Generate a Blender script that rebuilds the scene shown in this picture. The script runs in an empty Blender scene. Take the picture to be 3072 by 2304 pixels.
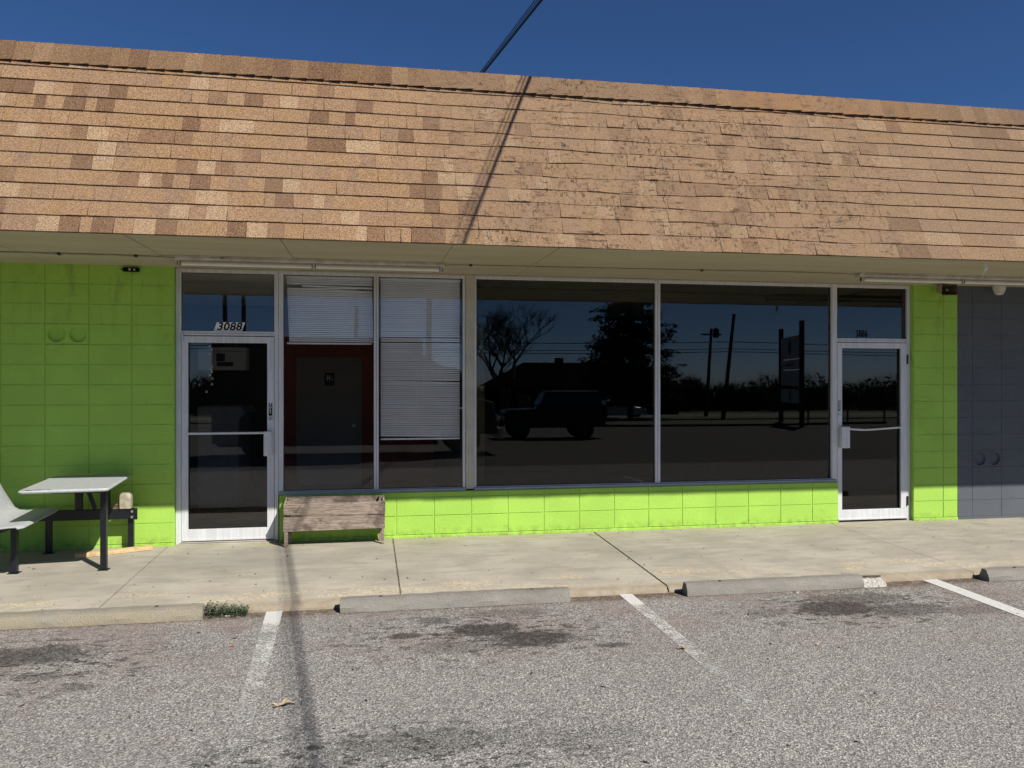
import bpy, bmesh, math, random
from mathutils import Vector, Matrix
random.seed(7)
scene = bpy.context.scene
C = bpy.context.collection
PI = math.pi

# ---------------------------------------------------------------- camera, world, sun, exposure
cam_d = bpy.data.cameras.new('camera')
cam_d.sensor_width = 36.0
cam_d.lens = 2400.0 / 3072.0 * 36.0
cam_d.clip_start = 0.05
cam_d.clip_end = 1500.0
cam = bpy.data.objects.new('camera', cam_d)
C.objects.link(cam)
CAM = Vector((2.308, -8.700, 1.634))
YAW = math.radians(10.121)
cam.location = CAM
cam.rotation_euler = (math.radians(90.0 - 0.02), math.radians(0.0), -YAW)
scene.camera = cam

SUN_V = Vector((0.690, -1.0, 1.165)).normalized()      # direction towards the sun
EL = math.asin(SUN_V.z)
world = bpy.data.worlds.new("World")
scene.world = world
world.use_nodes = True
wn = world.node_tree
bg = wn.nodes['Background']
sky = wn.nodes.new('ShaderNodeTexSky')
sky.sky_type = 'NISHITA'
sky.sun_disc = False
sky.sun_elevation = EL
sky.sun_rotation = math.atan2(SUN_V.x, SUN_V.y)
sky.altitude = 300
sky.air_density = 0.6
sky.dust_density = 0.35
sky.ozone_density = 10.0
hs_ = wn.nodes.new('ShaderNodeHueSaturation')
hs_.inputs['Saturation'].default_value = 1.04
wn.links.new(sky.outputs['Color'], hs_.inputs['Color'])
wn.links.new(hs_.outputs['Color'], bg.inputs['Color'])
bg.inputs['Strength'].default_value = 0.06

sd = bpy.data.lights.new('sun', 'SUN')
sd.energy = 4.5
sd.angle = math.radians(0.53)
sd.color = (1.0, 0.955, 0.88)
sun = bpy.data.objects.new('sun', sd)
C.objects.link(sun)
sun.location = (20, -30, 30)
sun.rotation_euler = SUN_V.to_track_quat('Z', 'Y').to_euler()

vs = scene.view_settings
vs.view_transform = 'Standard'
vs.look = 'None'
vs.exposure = 0.55
vs.gamma = 1.0
vs.use_curve_mapping = False
scene.render.engine = 'CYCLES'
scene.cycles.max_bounces = 8
scene.cycles.transparent_max_bounces = 12

# ---------------------------------------------------------------- helpers
class MB:
    """collects boxes, tubes and sheets; mk() links them as one mesh object"""
    def __init__(s):
        s.v = []; s.f = []; s.m = []
    def add(s, vs, fs, mi=0):
        b = len(s.v)
        s.v += [tuple(p) for p in vs]
        s.f += [tuple(b + i for i in f) for f in fs]
        s.m += [mi] * len(fs)
        return s
    def box(s, x0, x1, y0, y1, z0, z1, mi=0):
        return s.hexa([(x0, y0, z0), (x1, y0, z0), (x1, y1, z0), (x0, y1, z0),
                       (x0, y0, z1), (x1, y0, z1), (x1, y1, z1), (x0, y1, z1)], mi)
    def hexa(s, p, mi=0):
        return s.add(p, [(3, 2, 1, 0), (4, 5, 6, 7), (0, 1, 5, 4), (1, 2, 6, 5), (2, 3, 7, 6), (3, 0, 4, 7)], mi)
    def quad(s, a, b, c, d, mi=0):
        return s.add([a, b, c, d], [(0, 1, 2, 3)], mi)
    def prism(s, poly, axis, a, b, mi=0):
        """poly of 2-d points swept along axis 'x','y','z' from a to b"""
        def P(q, t):
            return {'x': (t, q[0], q[1]), 'y': (q[0], t, q[1]), 'z': (q[0], q[1], t)}[axis]
        n = len(poly)
        vs_ = [P(q, a) for q in poly] + [P(q, b) for q in poly]
        fs = [tuple(range(n - 1, -1, -1)), tuple(range(n, 2 * n))]
        fs += [(i, (i + 1) % n, n + (i + 1) % n, n + i) for i in range(n)]
        return s.add(vs_, fs, mi)
    def tube(s, pts, r, n=8, mi=0, cap=True):
        pts = [Vector(p) for p in pts]
        rs = r if isinstance(r, (list, tuple)) else [r] * len(pts)
        rings = []
        ref = None
        for i, p in enumerate(pts):
            d = (pts[min(i + 1, len(pts) - 1)] - pts[max(i - 1, 0)])
            d = d.normalized() if d.length > 1e-9 else Vector((0, 0, 1))
            if ref is None:
                ref = Vector((0, 0, 1)) if abs(d.z) < .9 else Vector((1, 0, 0))
            u = d.cross(ref)
            if u.length < 1e-6:
                u = d.cross(Vector((0.3, 1, 0.2)))
            u.normalize(); w = u.cross(d).normalized(); ref = w
            rings.append([p + (u * math.cos(2 * PI * k / n) + w * math.sin(2 * PI * k / n)) * rs[i] for k in range(n)])
        vs_ = [q for g in rings for q in g]
        fs = []
        for i in range(len(pts) - 1):
            for k in range(n):
                a = i * n + k; b = i * n + (k + 1) % n
                fs.append((a, b, b + n, a + n))
        if cap:
            fs.append(tuple(range(n - 1, -1, -1)))
            fs.append(tuple((len(pts) - 1) * n + k for k in range(n)))
        return s.add(vs_, fs, mi)
    def lathe(s, prof, c, axis='z', n=20, mi=0):
        """prof: (radius, height) pairs about an axis through c"""
        vs_ = []
        for r, h in prof:
            for k in range(n):
                a = 2 * PI * k / n
                u, w = r * math.cos(a), r * math.sin(a)
                q = {'z': (u, w, h), 'y': (u, h, w), 'x': (h, u, w)}[axis]
                vs_.append((c[0] + q[0], c[1] + q[1], c[2] + q[2]))
        fs = []
        for i in range(len(prof) - 1):
            for k in range(n):
                a = i * n + k; b = i * n + (k + 1) % n
                fs.append((a, b, b + n, a + n))
        fs.append(tuple(range(n - 1, -1, -1)))
        fs.append(tuple((len(prof) - 1) * n + k for k in range(n)))
        return s.add(vs_, fs, mi)
    def sphere(s, c, r, n=10, m=6, mi=0):
        prof = [(r * math.sin(PI * (i + .02) / (m + .04)), -r * math.cos(PI * (i + .02) / (m + .04))) for i in range(m + 1)]
        return s.lathe(prof, c, 'z', n, mi)

def wm(o):
    m = o.matrix_basis.copy()
    if o.parent:
        m = wm(o.parent) @ o.matrix_parent_inverse @ m
    return m

def attach(o, parent):
    o.parent = parent
    o.matrix_parent_inverse = wm(parent).inverted()

def props(o, label=None, cat=None, group=None, kind=None):
    if label: o['label'] = label
    if cat: o['category'] = cat
    if group: o['group'] = group
    if kind: o['kind'] = kind
    return o

def mk(name, mb, mat, parent=None, bevel=0.0, seg=1, smooth=False, fix=True, at=None, **kw):
    me = bpy.data.meshes.new(name)
    c = Vector((0, 0, 0))
    if mb.v:
        lo = [min(p[i] for p in mb.v) for i in range(3)]; hi = [max(p[i] for p in mb.v) for i in range(3)]
        c = Vector([(a + b) / 2 for a, b in zip(lo, hi)])
    if at is not None: c = Vector(at)
    me.from_pydata([(p[0] - c.x, p[1] - c.y, p[2] - c.z) for p in mb.v], [], mb.f)
    mats = mat if isinstance(mat, (list, tuple)) else [mat]
    for m in mats: me.materials.append(m)
    if len(mats) > 1: me.polygons.foreach_set('material_index', mb.m)
    if bevel or fix or smooth:
        bm = bmesh.new(); bm.from_mesh(me)
        if fix: bmesh.ops.recalc_face_normals(bm, faces=bm.faces)
        if bevel:
            es = [e for e in bm.edges if len(e.link_faces) == 2 and e.calc_face_angle(0) > .5]
            bmesh.ops.bevel(bm, geom=es, offset=bevel, segments=seg, affect='EDGES', profile=.5, clamp_overlap=True)
        if smooth:
            for f in bm.faces: f.smooth = True
            lim = smooth if isinstance(smooth, float) else .7
            for e in bm.edges:
                if len(e.link_faces) == 2 and e.calc_face_angle(0) > lim: e.smooth = False
        bm.to_mesh(me); bm.free()
    o = bpy.data.objects.new(name, me)
    C.objects.link(o)
    o.location = c
    if parent is not None: attach(o, parent)
    return props(o, **kw)

def thing(name, label, cat, loc=(0, 0, 0), group=None, parent=None, kind=None):
    o = bpy.data.objects.new(name, None)
    o.empty_display_size = .1
    C.objects.link(o); o.location = loc
    if parent is not None: attach(o, parent)
    return props(o, label, cat, group, kind)

def copy_tree(o, parent=None):
    c = o.copy(); C.objects.link(c)
    if parent is not None:
        c.parent = parent; c.matrix_parent_inverse = o.matrix_parent_inverse.copy()
    for ch in list(o.children): copy_tree(ch, c)
    return c

# ---------------------------------------------------------------- materials
class NT:
    def __init__(s, name):
        s.mat = bpy.data.materials.new(name); s.mat.use_nodes = True
        s.t = s.mat.node_tree; s.p = s.t.nodes['Principled BSDF']
        s.geo = s.n('ShaderNodeNewGeometry')
        s.pos = s.geo.outputs['Position']
    def n(s, t, **kw):
        x = s.t.nodes.new(t)
        for k, v in kw.items(): setattr(x, k, v)
        return x
    def l(s, a, b): s.t.links.new(a, b)
    def put(s, sock, v):
        if hasattr(v, 'is_output') or isinstance(v, bpy.types.NodeSocket): s.l(v, sock)
        elif isinstance(v, (tuple, list)) and len(v) == 3 and sock.type == 'RGBA': sock.default_value = (*v, 1)
        else: sock.default_value = v
    def math(s, op, a, b=0.0, clamp=False):
        x = s.n('ShaderNodeMath', operation=op, use_clamp=clamp)
        s.put(x.inputs[0], a); s.put(x.inputs[1], b)
        return x.outputs[0]
    def noise(s, scale, detail=4, rough=.55, vec=None, stretch=None, dist=0.0):
        x = s.n('ShaderNodeTexNoise')
        x.inputs['Scale'].default_value = scale; x.inputs['Detail'].default_value = detail
        x.inputs['Roughness'].default_value = rough; x.inputs['Distortion'].default_value = dist
        v = vec or s.pos
        if stretch:
            mp = s.n('ShaderNodeVectorMath', operation='MULTIPLY'); s.l(v, mp.inputs[0]); mp.inputs[1].default_value = stretch
            v = mp.outputs[0]
        s.l(v, x.inputs['Vector'])
        return x.outputs['Fac']
    def vor(s, scale, out='Color', vec=None):
        x = s.n('ShaderNodeTexVoronoi'); x.inputs['Scale'].default_value = scale
        s.l(vec or s.pos, x.inputs['Vector'])
        return x.outputs[out]
    def ramp(s, f, a, b, lo=0.0, hi=1.0):
        x = s.n('ShaderNodeMapRange'); x.interpolation_type = 'SMOOTHSTEP'
        s.l(f, x.inputs['Value'])
        x.inputs['From Min'].default_value = a; x.inputs['From Max'].default_value = b
        x.inputs['To Min'].default_value = lo; x.inputs['To Max'].default_value = hi
        return x.outputs['Result']
    def mix(s, f, a, b, mode='MIX'):
        x = s.n('ShaderNodeMix', data_type='RGBA', blend_type=mode)
        s.put(x.inputs['Factor'], f); s.put(x.inputs['A'], a); s.put(x.inputs['B'], b)
        return x.outputs['Result']
    def sep(s, v=None):
        x = s.n('ShaderNodeSeparateXYZ'); s.l(v or s.pos, x.inputs[0]); return x.outputs
    def band(s, c, a, b, soft):
        """1 between a and b along coordinate c"""
        return s.math('MULTIPLY', s.ramp(c, a - soft, a + soft), s.ramp(c, b - soft, b + soft, 1, 0))
    def blob(s, x, y, rx, ry, edge=.5, ns=6.0, amp=.5):
        q = s.sep()
        dx = s.math('DIVIDE', s.math('SUBTRACT', q[0], x), rx); dy = s.math('DIVIDE', s.math('SUBTRACT', q[1], y), ry)
        d = s.math('SQRT', s.math('ADD', s.math('MULTIPLY', dx, dx), s.math('MULTIPLY', dy, dy)))
        d = s.math('ADD', d, s.math('MULTIPLY', s.math('SUBTRACT', s.noise(ns, 5, .65), .5), amp * 2))
        return s.ramp(d, 1 - edge, 1 + edge, 1, 0)
    def bump(s, h, strength=.3, dist=.01):
        x = s.n('ShaderNodeBump'); x.inputs['Strength'].default_value = strength; x.inputs['Distance'].default_value = dist
        s.l(h, x.inputs['Height']); s.l(x.outputs[0], s.p.inputs['Normal'])
    def done(s, col, rough=.8, metal=0.0, spec=None):
        s.put(s.p.inputs['Base Color'], col); s.put(s.p.inputs['Roughness'], rough); s.p.inputs['Metallic'].default_value = metal
        if spec is not None: s.p.inputs['Specular IOR Level'].default_value = spec
        return s.mat

def simple(name, col, rough=.6, metal=0.0, var=.15, scale=8.0, bump=0.0, bscale=60.0, spec=None):
    k = NT(name)
    d = tuple(c * (1 - var) for c in col)
    c = k.mix(k.ramp(k.noise(scale, 5), .35, .65), d, col)
    if bump: k.bump(k.noise(bscale, 3), bump, .01)
    return k.done(c, rough, metal, spec)

def paint_block(name, col, dirt, top_dirt=.35):
    k = NT(name)
    q = k.sep()
    c = k.mix(k.ramp(k.noise(2.2, 4), .35, .7), tuple(x * .9 for x in col), col)
    c = k.mix(k.ramp(k.noise(55, 3), .3, .75, 0, .12), c, tuple(x * .72 for x in col))
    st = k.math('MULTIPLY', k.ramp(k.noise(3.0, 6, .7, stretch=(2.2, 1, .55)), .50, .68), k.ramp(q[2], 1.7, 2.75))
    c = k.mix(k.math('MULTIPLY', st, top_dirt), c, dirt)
    sm = k.math('MULTIPLY', k.ramp(k.noise(6.0, 6, .75), .60, .72), .30)
    c = k.mix(sm, c, dirt)
    ft = k.math('MULTIPLY', k.ramp(q[2], .0, .10, 1, 0), k.ramp(k.noise(14, 5), .4, .7))
    c = k.mix(k.math('MULTIPLY', ft, .45), c, dirt)
    h = k.math('ADD', k.noise(38, 4), k.math('MULTIPLY', k.noise(140, 2), .5))
    k.bump(h, .45, .007)
    return k.done(c, .66, 0, .3)

M = {}
M['green'] = paint_block('green_block_paint', (.355, .60, .088), (.14, .17, .03), .42)
M['greyp'] = paint_block('slate_block_paint', (.098, .110, .126), (.10, .10, .11), .15)
M['greylip'] = M['greyp']

def m_alu():
    k = NT('white_aluminium_paint')
    c = k.mix(k.ramp(k.noise(5, 5, stretch=(6, 1, .6)), .35, .7), (.58, .59, .60), (.68, .69, .70))
    c = k.mix(k.math('MULTIPLY', k.ramp(k.noise(22, 6, .7), .60, .72), .45), c, (.25, .24, .22))
    return k.done(c, .42, .15)
M['alu'] = m_alu()
M['alu_dark'] = simple('dark_gasket', (.02, .02, .022), .6)
M['sill'] = simple('grey_sill_metal', (.34, .37, .42), .45, .2, .12, 10)
M['cream'] = simple('cream_post_paint', (.50, .47, .38), .6, 0, .14, 5, .05)
M['chrome'] = simple('bright_metal', (.62, .62, .60), .28, .85)

def m_soffit():
    k = NT('beige_soffit_paint')
    c = k.mix(k.ramp(k.noise(1.4, 4, stretch=(.5, 3, 1)), .3, .7), (.40, .355, .240), (.46, .412, .290))
    c = k.mix(k.ramp(k.noise(9, 4, .6, stretch=(.35, 6, 1)), .45, .75, 0, .35), c, (.34, .29, .185))
    c = k.mix(k.math('MULTIPLY', k.ramp(k.noise(11, 5, .7), .66, .75), .5), c, (.18, .14, .09))
    return k.done(c, .7)
M['soffit'] = m_soffit()

def m_concrete(name='pavement_concrete', walk=True):
    k = NT(name)
    q = k.sep()
    c = k.mix(k.ramp(k.noise(1.6, 5), .35, .68), (.308, .280, .228), (.375, .345, .286))
    c = k.mix(k.ramp(k.noise(5, 7, .7, stretch=(.5, 1.7, 1)), .44, .66, 0, .75), c, (.252, .234, .198))
    c = k.mix(k.ramp(k.noise(2.3, 6, .7), .50, .70, 0, .5), c, (.225, .208, .175))
    c = k.mix(k.ramp(k.noise(90, 3, .7), .5, .8, 0, .35), c, (.46, .42, .33))
    c = k.mix(k.ramp(k.noise(130, 2, .6), .62, .78, 0, .5), c, (.17, .15, .12))
    if walk:
        ag = k.math('MULTIPLY', k.band(q[1], -2.27, -1.72, .14), k.ramp(k.noise(1.9, 6, .7, stretch=(.8, 2.2, 1)), .46, .66))
        pb = k.vor(75)
        pebble = k.mix(k.sep(pb)[0], (.25, .205, .14), (.56, .48, .345))
        c = k.mix(k.math('MULTIPLY', ag, .85), c, pebble)
        wd = k.math('MULTIPLY', k.ramp(q[1], -.32, -.02), k.ramp(k.noise(5, 5), .35, .62))
        c = k.mix(k.math('MULTIPLY', wd, .5), c, (.33, .32, .15))
        fe = k.math('MULTIPLY', k.ramp(q[1], -2.10, -2.27), k.ramp(k.noise(11, 5, .7), .3, .65, .35, .85))
        c = k.mix(fe, c, (.245, .190, .125))
        bl = k.blob(1.15, -.75, .75, .4, .7)
        c = k.mix(k.math('MULTIPLY', bl, .35), c, (.20, .19, .17))
    h = k.math('ADD', k.noise(60, 4, .6), k.math('MULTIPLY', k.noise(220, 2), .6))
    k.bump(h, .35, .006)
    return k.done(c, .9, 0, .25)
M['concrete'] = m_concrete()
M['concrete_plain'] = m_concrete('step_concrete', False)

def m_stop():
    k = NT('wheel_stop_concrete')
    q = k.sep()
    c = k.mix(k.ramp(k.noise(4, 5, stretch=(.5, 1, 1.5)), .35, .7), (.235, .222, .195), (.31, .295, .26))
    c = k.mix(k.ramp(k.noise(2.2, 4), .5, .75, 0, .6), c, (.29, .245, .155))
    c = k.mix(k.math('MULTIPLY', k.ramp(q[0], 1.0, 1.2, 1, 0), k.ramp(k.noise(3, 4), .25, .6, .3, .9)), c, (.335, .29, .20))
    c = k.mix(k.math('MULTIPLY', k.ramp(q[2], -.055, -.032), k.ramp(k.noise(5, 5), .3, .6, .25, .6)), c, (.19, .175, .15))
    c = k.mix(k.ramp(k.noise(120, 3), .55, .8, 0, .5), c, (.40, .385, .35))
    wet = k.blob(3.62, -2.36, .16, .05, .35, 14, .5)
    c = k.mix(k.math('MULTIPLY', wet, .5), c, (.13, .11, .09))
    c = k.mix(k.ramp(k.vor(160, 'Distance'), .0, .22, .5, 0), c, (.16, .15, .13))
    k.bump(k.math('ADD', k.noise(38, 6, .7), k.noise(150, 2)), .8, .012)
    return k.done(c, .92, 0, .2)
M['stop'] = m_stop()
M['rubble'] = simple('broken_concrete', (.50, .47, .41), .95, 0, .5, 60, .8, 70)

def m_asphalt():
    k = NT('worn_asphalt')
    v = k.vor(112); r = k.sep(v)[0]
    v2 = k.vor(190); r2 = k.sep(v2)[1]
    g = k.math('ADD', k.math('MULTIPLY', r, .66), k.math('MULTIPLY', r2, .34))
    x = k.n('ShaderNodeValToRGB')
    e = x.color_ramp.elements
    e[0].position = .08; e[0].color = (.075, .072, .069, 1)
    e[1].position = .95; e[1].color = (.66, .63, .575, 1)
    for p_, c_ in ((.30, (.172, .163, .153, 1)), (.55, (.252, .240, .225, 1)), (.78, (.375, .357, .332, 1))):
        n_ = e.new(p_); n_.color = c_
    k.l(g, x.inputs[0])
    c = x.outputs['Color']
    c = k.mix(k.ramp(k.noise(.9, 4), .35, .7, 0, .18), c, (.17, .16, .15))
    q = k.sep()
    pk = k.math('MULTIPLY', k.band(q[1], -3.6, -2.2, .5), k.ramp(k.noise(1.6, 5), .38, .62))
    c = k.mix(k.math('MULTIPLY', pk, .42), c, (.225, .165, .150))
    red = k.math('MULTIPLY', k.ramp(k.noise(3.1, 5, .65), .60, .74), .35)
    c = k.mix(red, c, (.17, .105, .095))
    stains = [(.10, -3.02, .42, .17, .75), (-.25, -3.35, .35, .09, .7), (.32, -3.42, .16, .05, .5), (.62, -3.62, .09, .05, .5),
              (3.12, -2.98, .26, .14, .9), (3.42, -3.22, .30, .16, .9), (2.55, -3.03, .12, .06, .8), (2.80, -2.72, .14, .07, .6),
              (3.95, -3.45, .12, .05, .7), (3.35, -2.62, .35, .10, .35), (2.95, -3.30, .35, .13, .35),
              (5.95, -2.92, .34, .19, .85), (6.25, -2.72, .42, .15, .55), (6.45, -3.05, .38, .17, .6), (5.35, -2.95, .18, .09, .4), (7.0, -3.15, .4, .10, .35),
              (2.55, -4.65, .42, .14, .45), (1.95, -4.95, .5, .2, .3), (3.3, -4.7, .4, .12, .25)]
    tot = None
    for (sx, sy, rx, ry, a) in stains:
        b = k.math('MULTIPLY', k.blob(sx, sy, rx, ry, .30, 13, .85), a)
        tot = b if tot is None else k.math('MAXIMUM', tot, b)
    hal = None
    for (hx, hy, hr, hs) in ((3.1, -3.05, 1.0, .55), (6.1, -2.95, 1.1, .45), (.1, -3.2, .9, .6), (2.4, -4.8, 1.0, .4)):
        b = k.blob(hx, hy, hr, hs, .6, 3, .3)
        hal = b if hal is None else k.math('MAXIMUM', hal, b)
    drips = k.math('MULTIPLY', hal, k.ramp(k.noise(8.5, 5, .7, stretch=(1, 1.8, 1)), .52, .58))
    tot = k.math('MAXIMUM', tot, k.math('MULTIPLY', drips, .85))
    grain = k.mix(r, (.013, .012, .0115), (.062, .057, .051))
    far = k.math('MULTIPLY', k.ramp(q[1], -9.6, -9.0, 1, 0), .55)       # the outer lot, seen mirrored in the windows, is mixed darker
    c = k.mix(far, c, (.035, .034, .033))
    tot = k.math('MULTIPLY', tot, k.ramp(k.noise(24, 4, .7), .30, .58, .72, 1.0))
    c = k.mix(tot, c, grain)
    ed = k.math('MULTIPLY', k.ramp(q[1], -2.62, -2.30), k.ramp(k.noise(9, 5), .35, .6))
    c = k.mix(k.math('MULTIPLY', ed, .55), c, (.17, .125, .085))
    ed2 = k.math('MULTIPLY', k.ramp(q[1], -2.50, -2.36), k.ramp(k.noise(13, 5), .3, .55))
    c = k.mix(k.math('MULTIPLY', ed2, .8), c, k.mix(r, (.035, .026, .018), (.17, .125, .08)))
    spots = k.math('MULTIPLY', k.ramp(k.noise(11, 3, .6), .70, .75), .8)
    c = k.mix(spots, c, (.035, .032, .03))
    h = k.math('ADD', k.vor(112, 'Distance'), k.math('MULTIPLY', k.noise(300, 2), .5))
    k.bump(h, .75, .006)
    return k.done(c, .95, 0, .04)
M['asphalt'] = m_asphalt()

def m_stripe():
    k = NT('worn_white_line_paint')
    q = k.sep()
    fade = k.math('ADD', k.ramp(q[1], -5.9, -2.35, .30, .50), k.ramp(q[1], -2.66, -2.50, 0, .22))
    n = k.math('ADD', k.noise(70, 4, .7), k.math('MULTIPLY', k.math('SUBTRACT', k.noise(9, 4), .5), .5))
    x3 = k.math('MULTIPLY', k.ramp(q[0], 6.5, 7.0), .22)          # the right-hand line is the freshest
    al = k.ramp(k.math('SUBTRACT', k.math('ADD', fade, x3), n), -.13, .13, 0, .86)
    tr = k.n('ShaderNodeBsdfTransparent'); ms = k.n('ShaderNodeMixShader')
    k.done(k.mix(k.noise(40, 4), (.50, .49, .46), (.74, .73, .70)), .8)
    k.bump(k.noise(200, 3), .4, .004)
    k.l(al, ms.inputs[0]); k.l(tr.outputs[0], ms.inputs[1]); k.l(k.p.outputs[0], ms.inputs[2])
    k.l(ms.outputs[0], k.t.nodes['Material Output'].inputs['Surface'])
    return k.mat
M['stripe'] = m_stripe()

def m_shingle(name, col):
    k = NT(name)
    q = k.sep()
    g = k.noise(105, 4, .8)
    c = k.mix(k.ramp(g, .36, .64), tuple(a * b for a, b in zip(col, (.33, .31, .30))), tuple(a * b for a, b in zip(col, (1.28, 1.19, 1.15))))
    c = k.mix(k.ramp(k.noise(150, 2), .60, .74, 0, .7), c, (.66, .50, .34))
    c = k.mix(k.ramp(k.noise(1.3, 4), .35, .7, 0, .25), c, (.245, .165, .105))
    # weathered middle stretch: pinker, with scuffs and small dark streaks
    mid = k.band(q[0], 2.9, 7.3, .55)
    c = k.mix(k.math('MULTIPLY', mid, .50), c, k.mix(k.ramp(k.noise(170, 3, .75), .3, .7), (.088, .057, .036), (.365, .243, .155)))
    sc = k.math('MULTIPLY', k.ramp(k.noise(24, 6, .8, stretch=(1.3, 1, .7)), .54, .59), mid)
    sc = k.math('MULTIPLY', sc, k.ramp(k.noise(2.6, 5, .65), .40, .60))
    c = k.mix(k.math('MULTIPLY', sc, .9), c, (.045, .030, .018))
    cr = k.math('MULTIPLY', k.ramp(k.noise(6.5, 5, .75, stretch=(1, 1, 5.5)), .575, .60), mid)
    cr = k.math('MULTIPLY', cr, k.ramp(k.noise(3.3, 3, stretch=(.8, 1, 1.6)), .40, .55))
    vt = k.math('MULTIPLY', k.math('MULTIPLY', k.ramp(k.noise(8.5, 5, .75, stretch=(6, 1, 1.3)), .575, .61), mid), k.ramp(k.noise(4.1, 3), .44, .58))
    c = k.mix(k.math('MULTIPLY', vt, .6), c, (.05, .035, .022))
    c = k.mix(k.math('MULTIPLY', cr, .75), c, (.045, .030, .018))
    ol = k.math('MULTIPLY', k.band(q[0], 4.2, 7.0, .5), k.ramp(k.noise(2.4, 4), .55, .72))
    c = k.mix(k.math('MULTIPLY', ol, .45), c, (.20, .15, .085))
    ru = k.math('MULTIPLY', k.math('MULTIPLY', k.band(q[0], 5.7, 8.0, .45), k.ramp(q[2], 4.12, 4.33)), k.ramp(k.noise(5, 4), .3, .6))
    c = k.mix(k.math('MULTIPLY', ru, .45), c, (.30, .155, .065))
    dk = k.math('MULTIPLY', k.ramp(q[0], 5.8, 8.2), .34)
    c = k.mix(dk, c, (.17, .125, .085))
    k.bump(k.math('ADD', g, k.noise(420, 2)), .55, .004)
    return k.done(c, .95, 0, .15)
TONES = [tuple(a * b for a, b in zip(t_, (.875, .865, .885))) for t_ in [(.350, .232, .130), (.335, .222, .126), (.365, .245, .140), (.325, .218, .130), (.345, .228, .118),
         (.195, .118, .068), (.43, .318, .195), (.305, .205, .130), (.255, .160, .092)]]
TW = [18, 17, 14, 15, 12, 9, 8, 10, 6]
SH = [m_shingle('shingle_tone', t) for t in TONES]
M['cap'] = [m_shingle('ridge_tone', t) for t in ((.195, .120, .066), (.215, .137, .076), (.26, .173, .10), (.165, .098, .056))]
M['under'] = simple('roof_underlay', (.03, .026, .022), .95)

def m_glass(name, tint, refl=1.0):
    k = NT(name)
    t = k.t
    t.nodes.remove(k.p)
    fr = k.n('ShaderNodeFresnel'); fr.inputs['IOR'].default_value = 1.5
    tr = k.n('ShaderNodeBsdfTransparent'); tr.inputs['Color'].default_value = (*tint, 1)
    gl = k.n('ShaderNodeBsdfGlossy'); gl.inputs['Roughness'].default_value = 0.0
    gl.inputs['Color'].default_value = (refl, refl, refl, 1)
    k.l(k.math('SUBTRACT', 1.5, k.math('MULTIPLY', k.geo.outputs['Backfacing'], 1.5 - 1 / 1.5)), fr.inputs['IOR'])   # a thin pane: no total reflection inside it
    ms = k.n('ShaderNodeMixShader')
    k.l(fr.outputs[0], ms.inputs[0]); k.l(tr.outputs[0], ms.inputs[1]); k.l(gl.outputs[0], ms.inputs[2])
    k.l(ms.outputs[0], t.nodes['Material Output'].inputs['Surface'])
    return k.mat
M['glass'] = m_glass('clear_shop_glass', (.97, .975, .98))
M['glass_dark'] = m_glass('tinted_shop_glass', (.55, .57, .55))

def m_wood(name, a, b, d):
    k = NT(name)
    g = k.noise(9, 5, .6, stretch=(.7, 6, 9), dist=.6)
    c = k.mix(k.ramp(g, .3, .7), a, b)
    c = k.mix(k.ramp(k.noise(60, 3, stretch=(.25, 3, 3)), .52, .75, 0, .6), c, d)
    c = k.mix(k.ramp(k.noise(4.0, 5, .65), .50, .64, 0, .72), c, d)
    c = k.mix(k.ramp(k.vor(7, 'Distance'), .03, .13, .8, 0), c, tuple(x * .5 for x in d))
    k.bump(k.noise(40, 4, stretch=(.3, 4, 5)), .4, .005)
    return k.done(c, .85, 0, .2)
M['grey_wood'] = m_wood('weathered_grey_wood', (.185, .142, .112), (.345, .280, .225), (.060, .044, .034))
M['lumber'] = m_wood('pale_pine', (.50, .36, .18), (.62, .47, .26), (.34, .22, .10))
M['black_metal'] = simple('black_powder_coat', (.012, .014, .018), .38, .2, .3, 20, .05)
M['plast'] = simple('grey_laminate', (.40, .41, .42), .42, 0, .12, 26, .04)
M['plast_edge'] = simple('grey_bullnose_edge', (.40, .43, .43), .5, 0, .15, 30)
M['tub'] = simple('yellowed_plastic', (.40, .36, .265), .5, 0, .35, 22)
M['twig'] = simple('dry_twig', (.33, .24, .16), .9, 0, .4, 60)
M['white_plate'] = simple('white_sign_plate', (.86, .86, .84), .5, 0, .03)
M['black_print'] = simple('black_print', (.006, .006, .009), .8, 0, .1, spec=.1)
M['white_print'] = simple('white_print', (.75, .75, .73), .5, 0, .05)
M['grey_print'] = simple('faded_grey_print', (.16, .20, .22), .6, 0, .3, 60)
M['fix_white'] = simple('aged_white_enamel', (.56, .52, .44), .5, 0, .30, 9)
M['tube'] = simple('unlit_fluorescent_tube', (.74, .72, .66), .35, 0, .10, 6)
M['rust'] = simple('rusty_dark_metal', (.06, .045, .035), .8, .2, .4, 40)
M['horn'] = simple('beige_horn_plastic', (.40, .33, .20), .6, 0, .2, 12)
M['horn_in'] = simple('dark_horn_throat', (.075, .055, .035), .7, 0, .2, 12)
M['dome'] = simple('dusty_white_plastic', (.60, .58, .52), .6, 0, .25, 18)
M['blind'] = simple('white_blind_slat', (.70, .72, .76), .5, 0, .06, 4)
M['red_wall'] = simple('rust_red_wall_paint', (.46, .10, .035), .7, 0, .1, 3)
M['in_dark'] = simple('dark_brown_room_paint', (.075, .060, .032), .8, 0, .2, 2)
M['in_pale'] = simple('pale_room_paint', (.62, .58, .50), .8, 0, .1, 2)
M['in_floor'] = simple('grey_shop_floor', (.30, .28, .25), .5, 0, .25, 3)
M['in_ceil'] = simple('off_white_ceiling_tile', (.72, .70, .65), .8, 0, .1, 3)
M['in_door'] = simple('putty_door_paint', (.40, .34, .26), .6, 0, .06, 3)
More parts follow.
